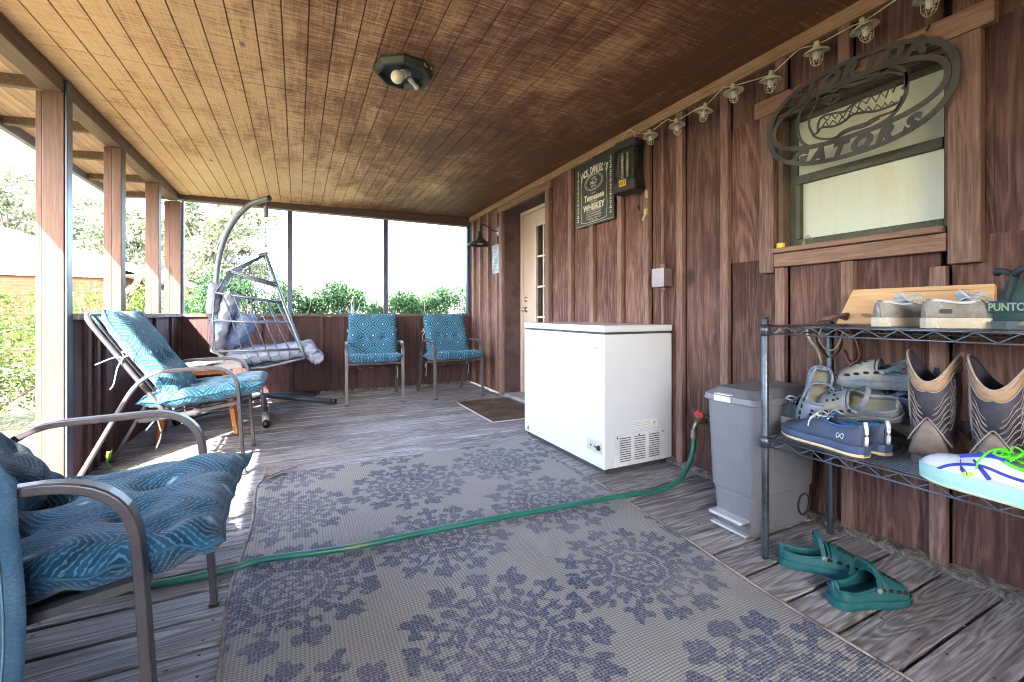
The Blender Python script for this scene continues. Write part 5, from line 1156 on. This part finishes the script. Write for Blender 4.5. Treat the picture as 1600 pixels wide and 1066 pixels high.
b = MB(); b.box((-.03,-.10,.0125), (.16,.19,.018)); obj('pages', b, plain('cream_pages', (.70,.66,.55), .8), bk)

# ---------------------------------------------------------------- hanging swing chair
sw = thing('swing_chair', 'grey hanging swing chair with net sides and pale blue grey cushion on its curved stand', 'swing chair', (-.30, 4.93, 0))
M_sw = plain('grey_blue_tube_paint', (.125,.145,.17), .35, .3, .12, 60)
M_rope = plain('grey_blue_wicker_rope', (.11,.14,.185), .7, 0, .25, 200)
def so_(name, b, m, parent=None, **k):
    b.v = [(x+.30, y-4.93, z) for x, y, z in b.v]; return obj(name, b, m, parent or sw, **k)
C2 = [(-.30,4.93,.115),(-.46,4.98,.16),(-.60,5.045,.33),(-.685,5.09,.62),(-.715,5.11,1.0),(-.70,5.10,1.35),(-.64,5.045,1.62),(-.54,4.955,1.82),(-.42,4.845,1.945),(-.33,4.765,1.985),(-.235,4.68,2.005)]
P_ = smoothpath(C2, 6)
b = MB(); b.tube(P_, .025, 14, up=(.7,.7,0)); so_('stand', b, M_sw, smooth=True)
b = MB(); b.tube([P_[-1], P_[-1]+(P_[-1]-P_[-2]).normalized()*.006], .027, 14); so_('end_cap', b, M_black, smooth=True)
for k, (fx, fy) in enumerate(((-.225,4.03),(.345,4.755),(.20,5.42),(-.85,5.38),(-.90,4.45))):
    b = MB(); b.tube([(-.30,4.93,.115),(fx,fy,.028)], .024, 12); lg = so_('leg', b, plain('dark_leg_paint', (.055,.065,.09), .4, .3) if k == 1 else M_sw, smooth=True)
    d_ = (Vector((fx,fy,.028))-Vector((-.30,4.93,.115))); e = Vector((fx,fy,.028)); un = d_.normalized()
    b = MB(); b.tube([e-un*.03, e+un*.012], .028, 12); so_('foot', b, M_black, lg, smooth=True)
    if k == 0:
        b = MB(); b.tube([e-un*.26, e-un*.05], .0262, 12); so_('white_sleeve', b, plain('white_sleeve_plastic', (.72,.72,.70), .5), lg, smooth=True)
HX, HY = -.262, 4.705
b = MB(); b.lathe([(0,1.975),(.004,1.975),(.004,1.93),(.022,1.928),(.022,1.83),(.004,1.828),(.004,1.81),(0,1.81)], 16, Matrix.Translation((HX, HY, 0))); so_('spring', b, M_sw, smooth=False)
b = MB(); z_ = 1.815
for k in range(8):
    cz = z_-.026-k*.032; pts = [((.009*math.cos(a)) if k % 2 else 0, 0 if k % 2 else .009*math.cos(a), .021*math.sin(a)) for a in [2*math.pi*i/14 for i in range(14)]]
    b.tube([(HX+p[0], HY+p[1], cz+p[2]) for p in pts], .0032, 6, closed=True, up=(0,1,.01) if k % 2 else (1,0,.01))
b.tube([(HX+.016*math.cos(a)*(1 if math.sin(a) < 0 else .55), HY-.01*math.cos(a), 1.525+.042*math.sin(a)) for a in [2*math.pi*i/20 for i in range(20)]], .0036, 6, closed=True, up=(0,1,0)); so_('chain', b, plain('dull_steel_chain', (.10,.11,.13), .45, .3), smooth=True)
AP = Vector((HX, HY, 1.475))
def q(x, s_, hwid, z): return Vector((x, HY+s_*hwid, z))
for s_ in (-1, 1):
    b = MB()
    A = q(-.262, s_, .02, 1.475); F = q(-.115, s_, .17, 1.02); G_ = q(.035, s_, .31, .60); H_ = q(.065, s_, .31, .515)
    Bk = q(-.62, s_, .31, .60); Bl = q(-.36, s_, .27, .44); M1 = q(-.63, s_, .22, 1.10); M2 = q(-.64, s_, .27, .86); F2 = q(-.045, s_, .235, .83)
    T1 = q(-.30, s_, .03, 1.455); TL = q(-.53, s_, .16, 1.30); TR = q(-.155, s_, .13, 1.17); TR2 = q(-.17, s_, .12, 1.20)
    b.tube([A, F, G_, H_], .0125, 10); b.tube([TL, TR2], .007, 8); b.tube([TL-Vector((0,0,.012)), TR], .007, 8)
    b.tube([M1, F], .010, 8); b.tube([M2, F2], .009, 8); b.tube([Bk, G_], .010, 8); b.tube(smoothpath([Bk, Bl, H_], 4), .012, 8)
    b.tube([T1, TL], .006, 8); b.tube([TL, M1], .006, 8); b.tube([M1, M2, Bk], .008, 8)
    sf = so_('side_frame', b, M_sw, smooth=True)
    b = MB()
    for k in range(9):
        u = (k+.5)/9; top = A.lerp(T1, .2+.8*(1-u)); hp_ = TL.lerp(TR2, u); b.tube([top, hp_], .0024, 5)
        r1 = M1.lerp(F, u); b.tube([hp_, r1], .0024, 5)
    for k in range(6):
        u = (k+.6)/6.3; r1 = M1.lerp(F, u); r3 = Bk.lerp(G_, min(1, u*.86+.22)); b.tube([r1, r3], .0045, 5); r4 = Bl.lerp(H_, min(1, u*.95)); b.tube([r3, r4], .0035, 5)
    so_('netting', b, M_rope, sf, smooth=True)
b = MB()
for z_, x_, hwid in ((1.10,-.63,.22),(.86,-.64,.27),(.60,-.62,.31),(.44,-.36,.27),(1.30,-.53,.16)): b.tube(smoothpath([(x_, HY-hwid, z_), (x_-.05, HY, z_), (x_, HY+hwid, z_)], 4), .009, 8)
b.tube([(.06,HY-.31,.515),(.06,HY+.31,.515)], .011, 8); b.tube([(-.30,HY-.03,1.455),(-.30,HY+.03,1.455)], .012, 8)
so_('cross_bar', b, M_sw, smooth=True)
b = MB()
for k in range(9):
    y_ = -1+2*(k+.5)/9
    b.tube([(-.53, HY+y_*.15, 1.30), (-.66, HY+y_*.2, 1.10), (-.68, HY+y_*.25, .86), (-.66, HY+y_*.29, .60), (-.40, HY+y_*.27, .44), (.06, HY+y_*.29, .512)], .0035, 5)
    b.tube([(-.30, HY+y_*.03, 1.455), (-.53, HY+y_*.15, 1.30)], .0026, 5)
so_('back_netting', b, M_rope, smooth=True)
b = MB(); b.tube([(-.315,HY,1.463),(-.262,HY,1.478),(-.25,HY,1.474)], .02, 12)
for k in range(9): b.tube([(-.32+.008*k, HY+.023*math.cos(a), 1.462+.0018*k+.023*math.sin(a)) for a in [2*math.pi*i/10 for i in range(10)]], .0035, 5, closed=True, up=(1,0,0))
so_('rope_wrap', b, M_rope, smooth=True)
M_sc = plain('pale_blue_grey_quilt', (.22,.245,.32), .85, 0, .10, 120, .2)
cs1 = cushion('seat_cushion', .60, .74, .17, [(-.5,-.5),(.5,-.5),(-.5,.0),(.5,.0),(-.5,.5),(.5,.5),(0,-.25),(0,.25)], M_sc, sw, (-.20+.30, HY-4.93, .555), (R(5),0,R(-90)), 21, .012, .0)
cs2 = cushion('back_cushion', .46, .52, .13, [(-.4,-.5),(.4,-.5),(-.4,.1),(.4,.1),(0,.5)], M_sc, sw, (-.575+.30, HY-4.93, .865), (R(78),0,R(-90)), 25, .012, .0)
cs4 = cushion('front_bolster', .58, .20, .16, [(-.5,0),(0,0),(.5,0)], M_sc, sw, (.13+.30, HY-4.93, .53), (R(-38),0,R(-90)), 29, .006, .0)
cs3 = cushion('pillow', .40, .34, .15, [], plain('deeper_blue_pillow', (.17,.23,.38), .9, 0, .12, 120, .2), sw, (-.47+.30, HY+.08-4.93, .76), (R(62),0,R(-96)), 31, .01, .0)
cs5 = cushion('head_cushion', .26, .28, .11, [(0,0)], M_sc, sw, (-.645+.30, HY-.09-4.93, 1.05), (R(86),0,R(-92)), 33, .006, .0)

# ---------------------------------------------------------------- ceiling light
cl = thing('ceiling_light', 'dark octagonal ceiling fixture with two bare bulbs', 'ceiling light', (.49, 2.25, zc(.49)-.001), (0,0,R(10)))
def octo(r): return [(r*math.cos(R(22.5+45*i)), r*math.sin(R(22.5+45*i))) for i in range(8)]
M_fix = plain('dark_verdigris_fixture', (.055,.065,.055), .45, .4, .3, 40)
b = MB(); rows = [[(x, y, z) for x, y in octo(r)] for r, z in ((.150,0),(.150,-.012),(.146,-.020),(.138,-.036),(.130,-.040),(.122,-.040),(.118,-.030),(.112,-.014))]; b.grid(rows, closeu=True); b.add(rows[-1], [tuple(range(8))]); obj('canopy', b, M_fix, cl)
M_bulb = plain('frosted_bulb_glass', (.80,.76,.62), .25, 0, .02)
for k, (dx, dy, rz_, r_) in enumerate(((.012,-.02,R(200),.029),(.045,.03,R(20),.020))):
    Mb = Matrix.Translation((dx, dy, -.016)) @ Matrix.Rotation(rz_, 4, 'Z') @ Matrix.Rotation(R(130 if k == 0 else 118), 4, 'Y') @ Matrix.Scale(1.1 if k == 0 else .72, 4)
    b = MB(); b.lathe([(0,.0),(.020,0),(.020,.035),(.015,.036),(0,.036)], 16, Mb); sk = obj('socket', b, plain('pale_socket', (.5,.48,.44), .5), cl, smooth=False)
    b = MB(); b.lathe([(.013,.034),(.015,.046),(r_*.86,.064)]+[(r_*math.cos(a), .064+r_*.55+r_*math.sin(a)) for a in [R(-30+12*i) for i in range(11)]]+[(0,.064+r_*1.55)], 20, Mb); obj('bulb', b, M_bulb if k == 0 else plain('lilac_bulb', (.62,.56,.68), .3), sk, smooth=True)
b = MB(); b.tube(smoothpath([(.05,-.138,-.012),(.06,-.139,-.028),(.072,-.136,-.020)],4), .0025, 5); b.tube(smoothpath([(.085,-.13,-.026),(.10,-.122,-.020),(.092,-.126,-.012)],4), .0025, 5); obj('wire_scrap', b, plain('pale_wire', (.5,.47,.40), .6), cl, smooth=True)

# ---------------------------------------------------------------- things on the wall
# oval cut steel sign
gs2 = thing('oval_metal_sign', 'oval cut steel sign with an alligator head, FLORIDA and GATORS, hanging over the window', 'sign', (2.035, 1.0, 1.765))
M_cut = plain('dark_weathered_steel', (.050,.045,.042), .6, .15, .35, 50, .2)
def yz(P): return [(0, y-1.0, z-1.765) for y, z in P]
def sup(a, b_, n=64, e=2.35): return [(0, a*math.copysign(abs(math.cos(t_))**(2/e), math.cos(t_)), b_*math.copysign(abs(math.sin(t_))**(2/e), math.sin(t_))) for t_ in [2*math.pi*i/n for i in range(n)]]
def ribbon(b, pts, w_, closed=False, th=.0016): b.sweep(pts, [(-w_/2,-th),(w_/2,-th),(w_/2,th),(-w_/2,th)], up=(1,0,0), closed=closed)
def annulus(b, A, B_, x0=-.0018, x1=.0018):
    rows = [[(x0,p[1],p[2]) for p in A], [(x0,p[1],p[2]) for p in B_], [(x1,p[1],p[2]) for p in B_], [(x1,p[1],p[2]) for p in A], [(x0,p[1],p[2]) for p in A]]
    b.grid(rows, closeu=True)
b = MB(); annulus(b, sup(.342,.202), sup(.320,.184)); annulus(b, sup(.318,.128), sup(.298,.108))
ri = obj('oval_frame', b, M_cut, gs2)
b = MB(); b.tube(smoothpath([(.004,.23,.186),(.02,.232,.205),(.03,.228,.196)],4), .004, 6); b.tube(smoothpath([(.004,-.25,.176),(.02,-.252,.20),(.03,-.248,.19)],4), .004, 6); obj('hanging_hook', b, M_black, gs2, smooth=True)
b = MB()
def arcword(word, zc_, bow, size, span, sh=.35):
    n = len(word)
    for i, ch in enumerate(word):
        s = (i-(n-1)/2)*span; zz = zc_-bow*(s/.25)**2; sl = -2*bow*s/.0625
        Mx = Matrix(((0,0,-1,0),(-math.cos(sl*.5),math.sin(sl*.5)*.0,0,-s),(math.sin(sl*.5)*1.0,1,0,zz-size*.36),(0,0,0,1)))
        fontmesh(b, ch, size, Mx, .0017, sx=1.05, shear=sh, bold=.0055)
arcword('FLORIDA', .156, .024, .080, .072); arcword('GATORS', -.156, -.024, .080, .080)
obj('lettering', b, M_cut, gs2)
ST = {
'skull':[(1.115,1.842),(1.112,1.868),(1.086,1.874),(1.049,1.86),(1.025,1.866),(.984,1.854),(.934,1.849),(.896,1.847),(.881,1.858),(.845,1.859),(.819,1.836),(.807,1.809),(.809,1.774),(.819,1.761)],
'snout':[(.912,1.842),(.886,1.842),(.865,1.847),(.84,1.832),(.816,1.814)],'brow':[(1.061,1.880),(1.013,1.872),(.956,1.868),(.902,1.859),(.86,1.863)],
'eye':[(1.096,1.847),(1.074,1.851),(1.031,1.829),(1.049,1.813),(1.08,1.816),(1.096,1.833)],
'uplip':[(1.115,1.709),(1.112,1.75),(1.093,1.77),(1.049,1.766),(1.013,1.758),(.99,1.768),(.967,1.777),(.934,1.785),(.902,1.78),(.871,1.785),(.831,1.791)],
'lowlip':[(1.115,1.709),(1.099,1.724),(1.049,1.712),(1.013,1.718),(.984,1.732),(.945,1.726),(.902,1.714),(.86,1.713),(.831,1.718)],
'jaw':[(1.115,1.709),(1.132,1.701),(1.099,1.675),(1.049,1.661),(1.013,1.678),(.967,1.68),(.934,1.68),(.912,1.687),(.871,1.689),(.84,1.692),(.826,1.716),(.819,1.737)],
'jaw2':[(1.049,1.658),(.99,1.672),(.939,1.669),(.891,1.682)],
'circle':[(1.119,1.878),(1.158,1.861),(1.186,1.829),(1.2,1.777),(1.193,1.716),(1.165,1.671),(1.119,1.65),(1.068,1.648),(.99,1.648),(.923,1.652),(.871,1.664),(.836,1.69),(.811,1.734),(.804,1.784),(.807,1.821)],
'cheek':[(1.115,1.842),(1.138,1.809),(1.152,1.758),(1.132,1.701)]}
TE = [[(1.093,1.766),(1.077,1.746),(1.061,1.767),(1.046,1.741),(1.031,1.76),(1.016,1.735),(1.004,1.757),(.99,1.748),(.978,1.772),(.964,1.75),(.953,1.778),(.934,1.757),(.918,1.781),(.902,1.749),(.886,1.779),(.871,1.751),(.858,1.788),(.848,1.762),(.836,1.793)],
      [(1.099,1.724),(1.083,1.745),(1.071,1.719),(1.055,1.738),(1.037,1.714),(1.022,1.738),(1.004,1.718),(.99,1.748),(.973,1.731),(.959,1.75),(.942,1.725),(.928,1.742),(.912,1.716),(.899,1.738),(.883,1.716),(.873,1.733),(.863,1.712),(.853,1.731),(.84,1.713)]]
b = MB()
for k, p in ST.items(): ribbon(b, smoothpath(yz(p), 4), .013 if k in ('skull','circle') else .009, k == 'eye' and False)
for p in TE: ribbon(b, yz(p), .0055)
ribbon(b, [(0,.069+.008*math.cos(a),.062+.008*math.sin(a)) for a in [2*math.pi*i/12 for i in range(12)]], .005, True)

obj('alligator_head', b, M_cut, gs2)

# black and white tin sign
ws = thing('tin_sign', 'black tin sign with white old time whiskey lettering, hanging left of the bug zapper', 'sign', (2.066, 2.755, 1.875), (0, 0, 0))
b = MB(); b.box((-.002,-.245,-.262), (.002,.245,.245)); obj('plate', b, plain('black_green_tin', (.035,.045,.04), .35, 0, .3, 12), ws, bevel=.001)
M_ivo = plain('ivory_print', (.62,.60,.50), .5, 0, .1); b = MB()
def wl(txt, size, z_, sx=1.0, sh=0, bold=0, y=0): fontmesh(b, txt, size, Matrix(((0,0,-1,-.0026),(-1,0,0,y),(0,1,0,z_),(0,0,0,1))), .0002, sx=sx, shear=sh, bold=bold)
def arch(txt, size, z_, bow, span, bold=.001, sx=.9, sh=0, flip=1):
    n = len(txt)
    for i, ch in enumerate(txt):
        s = (i-(n-1)/2)*span; a = flip*s*bow*9
        fontmesh(b, ch, size, Matrix(((0,0,-1,-.0026),(-math.cos(a),-math.sin(a),0,-s),(-math.sin(a),math.cos(a),0,z_-flip*bow*4.5*s*s),(0,0,0,1))), .0002, sx=sx, bold=bold, shear=sh)
arch("JACK DANIEL'S", .074, .140, .22, .0258, .0030, .60); arch('OLD TIME', .024, .132, .42, .019)
wl('OLD', .026, .088); wl('No.7', .040, .052, 1.0, 0, .001); wl('BRAND', .020, .030)
wl('QUALITY', .014, -.022); wl('Tennessee', .066, -.068, .88, .15, .0024); wl('SOUR MASH', .016, -.088); wl('WHISKEY', .066, -.144, .95, 0, .0030)
wl('DISTILLED AND BOTTLED BY', .014, -.160); wl('JACK DANIEL DISTILLERY', .018, -.180, .9); wl('LEM MOTLOW, PROPRIETOR', .015, -.198); wl('LYNCHBURG, TENN. U.S.A.', .015, -.216)
wl('EST. & REG. IN 1866', .012, -.232)
obj('lettering', b, M_ivo, ws)
b = MB()
def yl(P, r_=.0014, cl_=False): b.tube([(-.0026, y, z_) for y, z_ in P], r_, 5, closed=cl_, up=(1,0,0))
for k in (1, .86): yl([(.115*k*math.cos(a), .068+.062*k*math.sin(a)) for a in [2*math.pi*i/36 for i in range(36)]], .0016, True)
yl([(.165,.16),(.158,.10),(.165,.04),(.158,-.04),(.165,-.12),(.16,-.19),(.15,-.21),(.165,-.225),(.12,-.236),(0,-.240),(-.12,-.236),(-.165,-.225),(-.15,-.21),(-.16,-.19),(-.165,-.12),(-.158,-.04),(-.165,.04),(-.158,.10),(-.165,.16)], .0018)
yl([(.235,-.252),(-.235,-.252)], .0012)
for s_ in (-1, 1):
    for k in range(26): b.box((-.0030, s_*.205-.006-.003*(k%3), .20-k*.0165), (-.0021, s_*.205+.006+.003*((k*7)%3), .206-k*.0165+.003*(k%2)))
obj('border_ornament', b, M_ivo, ws, smooth=False)

# bug zapper
bz = thing('bug_zapper', 'black caged electric bug zapper hanging from the ceiling edge beside the tin sign', 'bug zapper', (1.99, 2.27, 1.90), (0,0,R(8)))
def rr(a, c, r_, n=5):
    o = []
    for (sx_, sy_, a0) in ((1,1,0),(-1,1,90),(-1,-1,180),(1,-1,270)): o += [(sx_*(a-r_)+r_*math.cos(R(a0+90*i/n)), sy_*(c-r_)+r_*math.sin(R(a0+90*i/n))) for i in range(n+1)]
    return o
b = MB(); b.prism(rr(.060,.092,.035), .115, .165); obj('top_housing', b, M_black, bz, bevel=.003); b = MB(); b.prism(rr(.060,.092,.035), -.150, -.105); obj('bottom_housing', b, M_black, bz, bevel=.003); b = MB(); b.prism(rr(.066,.098,.035), -.172, -.1505); obj('tray', b, M_black, bz, bevel=.003)
b = MB()
for k in range(17): z_ = -.098+k*.0128; b.tube([(x, y, z_) for x, y in rr(.058,.090,.034)], .0022, 5, closed=True)
for x, y in rr(.055,.087,.032, 2): b.tube([(x, y, -.105), (x, y, .115)], .0022, 5)
obj('cage', b, M_black, bz, smooth=True)
b = MB()
for y_ in (-.022, .022): b.tube([(-.036, y_, -.08), (-.036, y_, .085)], .009, 10)
obj('lamp_tube', b, plain('pale_lamp_tube', (.62,.66,.50), .4), bz, smooth=True)
b = MB(); b.box((-.020,-.055,-.105), (.02,.055,.115)); obj('inner_grid', b, plain('dull_inner_grid', (.06,.065,.05), .6), bz)
b = MB(); b.box((-.0625,-.028,-.138), (-.0605,.030,-.096)); yb = obj('warning_sticker', b, plain('yellow_warning', (.75,.48,.02), .5), bz)
b = MB()
for k in range(3): b.box((-.0632,-.024+k*.018,-.132), (-.0627,-.010+k*.018,-.102))
obj('warning_print', b, plain('dark_warning_print', (.25,.14,.01), .6), yb)
b = MB(); b.tube(smoothpath([(0,.055,.175),(0,.045,.215),(0,0,.245),(0,-.045,.215),(0,-.055,.175)],5), .003, 6); obj('hanger', b, plain('pale_hanger_wire', (.55,.55,.50), .4), bz, smooth=True)
b = MB(); b.tube(smoothpath([(.03,-.03,-.17),(.03,-.05,-.20),(.028,-.06,-.245),(.03,-.055,-.27)],4), .0035, 6); b.tube([(.03,-.055,-.268),(.032,-.06,-.30)], .009, 8); obj('cord', b, M_black, bz, smooth=True)

# conduit and junction box
jb = thing('junction_box', 'grey purple painted electrical box with conduit running up and down the wall', 'electrical box', (2.1, 2.045, 1.145))
M_jb = plain('mauve_painted_metal', (.20,.145,.15), .6, .1, .2, 40, .2)
b = MB(); b.box((-.072,-.048,-.055), (-.002,.048,.055)); obj('box', b, M_jb, jb, bevel=.003)
b = MB(); b.box((-.0765,-.051,-.058), (-.0722,.051,.058)); obj('cover', b, plain('pale_mauve_cover', (.33,.29,.32), .5, .1), jb, bevel=.002)
b = MB(); b.tube([(-.032,0,.056),(-.032,0,.99)], .0115, 12); b.tube([(-.032,0,-.056),(-.032,0,-1.10)], .0115, 12)
b.tube([(-.032,0,.056),(-.032,0,.085)], .017, 12); b.tube([(-.032,0,-.056),(-.032,0,-.085)], .017, 12); obj('conduit', b, M_trimz, jb, smooth=True)
# two pale clips
b = MB(); b.tube([(2.062,2.188,1.735),(2.06,2.176,1.675)], .009, 8); tag(obj('wall_hook', b, plain('ivory_hook', (.55,.50,.40), .5), smooth=True), 'small ivory plastic strip on the batten right of the bug zapper', 'hook')
b = MB(); b.box((2.052,2.176,1.575),(2.076,2.198,1.61)); b.tube(smoothpath([(2.06,2.187,1.575),(2.045,2.19,1.55),(2.05,2.20,1.535)],4), .006, 8); tag(obj('wall_latch', b, plain('yellowed_latch', (.55,.47,.22), .5), bevel=.002), 'small yellowed latch below the ivory strip on the batten', 'latch')
# things on the window sill
b = MB(); b.lathe([(0,0),(.017,0),(.0175,.003),(.0175,.020),(.016,.023),(0,.023)], 20, Matrix.Translation((2.075,1.302,1.233))); tag(obj('tape_roll', b, plain('yellow_plastic', (.80,.52,.01), .4), smooth=False), 'small round yellow object at the left end of the window sill', 'roll')
b = MB(); b.tube([(2.075,1.195,1.233),(2.075,1.195,1.25)], .006, 8); b.tube(smoothpath([(2.075,1.195,1.25),(2.072,1.19,1.262),(2.09,1.185,1.275),(2.10,1.178,1.258)],4), .0025, 6); tag(obj('hook', b, plain('dull_nickel_hook', (.35,.33,.28), .4, .6), smooth=True), 'little wire hook standing on the window sill right of the yellow object', 'hook')

# barn lamp beside the door and the small sign under it
bl = thing('barn_lamp', 'black gooseneck barn lamp on a round wall plate left of the door', 'wall lamp', (2.078, 4.545, 1.865))
M_bl = plain('black_lamp_enamel', (.03,.035,.04), .35, .2)
b = MB(); b.lathe([(0,.016),(.045,.014),(.055,.006),(.056,0)], 24, Matrix.Rotation(R(-90), 4, 'Y')); obj('wall_plate', b, plain('grey_wall_plate', (.32,.35,.38), .45, .2), bl, smooth=True)
b = MB(); b.tube(smoothpath([(-.01,0,0),(-.07,0,-.005),(-.14,0,.035),(-.19,0,.055),(-.225,0,.045),(-.24,0,.005),(-.24,0,-.03)],6), .0075, 8); obj('gooseneck', b, M_bl, bl, smooth=True)
b = MB(); b.lathe([(0,-.02),(.018,-.022),(.022,-.06),(.040,-.10),(.060,-.125),(.110,-.155),(.130,-.172),(.132,-.180),(.128,-.180),(.108,-.162),(.058,-.134),(.03,-.11),(0,-.105)], 28, Matrix.Translation((-.24,0,0))); obj('lamp_shade', b, M_bl, bl, smooth=True)
b = MB(); b.lathe([(0,-.172),(.03,-.168),(.04,-.15),(.03,-.13),(0,-.12)], 16, Matrix.Translation((-.24,0,0))); obj('bulb', b, plain('ivory_bulb', (.75,.70,.50), .3), bl, smooth=True)
sg = thing('small_sign', 'small pale blue grey sign with faint lettering below the barn lamp', 'sign', (2.066, 4.62, 1.55))
b = MB(); b.box((-.003,-.09,-.165), (.003,.09,.165)); obj('plate', b, plain('pale_blue_board', (.30,.36,.38), .6, 0, .25, 60), sg)
b = MB()
for k, wd in enumerate(('PORCH','RULES','SIT','BACK','RELAX','STAY','AWHILE')): fontmesh(b, wd, .036, Matrix(((0,0,-1,-.0036),(-1,0,0,0),(0,1,0,.118-k*.043),(0,0,0,1))), .0002, sx=.9)
obj('lettering', b, plain('dark_grey_lettering', (.10,.14,.16), .7), sg)

# string of caged lamps along the frieze board
sl_ = thing('string_lights', 'string of small caged cream lamps looped along the top of the wall', 'string lights', (2.05, 1.4, 2.12))
M_cr = plain('cream_lamp_enamel', (.62,.58,.43), .45, 0, .2, 60)
LPS = [(2.105,2.056),(1.888,2.04),(1.692,2.045),(1.513,2.068),(1.315,2.035),(1.112,2.060),(.935,2.058),(.733,2.045),(.50,2.05),(.25,2.06)]
cord = [(2.048,2.26,2.13)]
for k, (y, z_) in enumerate(LPS):
    cord += [(2.040,y+.06,z_+.040+.012*(k%2)),(2.036,y,z_+.034)]
    if k < len(LPS)-1 and k % 2 == 0: cord += [(2.052,(y+LPS[k+1][0])/2,max(z_, LPS[k+1][1])+.062)]
b = MB(); b.tube([(x-2.05, y-1.4, z_-2.12) for x, y, z_ in smoothpath(cord, 5)], .0024, 6); obj('cord', b, M_cr, sl_, smooth=True)
for k, (y, z_) in enumerate(LPS[:10]):
    Ml = Matrix.Translation((2.020-2.05, y-1.4, z_-2.12)) @ Matrix.Rotation(R(random.uniform(-14, 14)), 4, 'X') @ Matrix.Rotation(R(random.uniform(-10, 10)), 4, 'Y') @ Matrix.Scale(1.22, 4)
    b = MB(); b.lathe([(0,.030),(.008,.030),(.010,.014),(.016,.010),(.038,-.002),(.040,-.006),(.037,-.005),(.014,.004),(0,.006)], 20, Ml); lp = obj('lamp_shade', b, M_cr, sl_, smooth=True)
    b = MB()
    for a in range(3):
        pts = [Vector((r_*math.cos(a*math.pi/3), r_*math.sin(a*math.pi/3), z0)) for r_, z0 in ((.018,0),(.0195,-.018),(.0175,-.036),(.010,-.048),(0,-.052),(-.010,-.048),(-.0175,-.036),(-.0195,-.018),(-.018,0))]; b.tube([Ml @ p for p in pts], .0013, 5)
    for r_, z0 in ((.0192,-.014),(.0182,-.032)): b.tube([Ml @ Vector((r_*math.cos(t_), r_*math.sin(t_), z0)) for t_ in [2*math.pi*i/14 for i in range(14)]], .0012, 5, closed=True)
    obj('cage', b, M_cr, lp, smooth=True)
    b = MB(); b.lathe([(0,.004),(.007,.002),(.010,-.012),(.009,-.026),(0,-.034)], 12, Ml); obj('bulb', b, plain('small_clear_bulb', (.55,.55,.45), .2), lp, smooth=True)
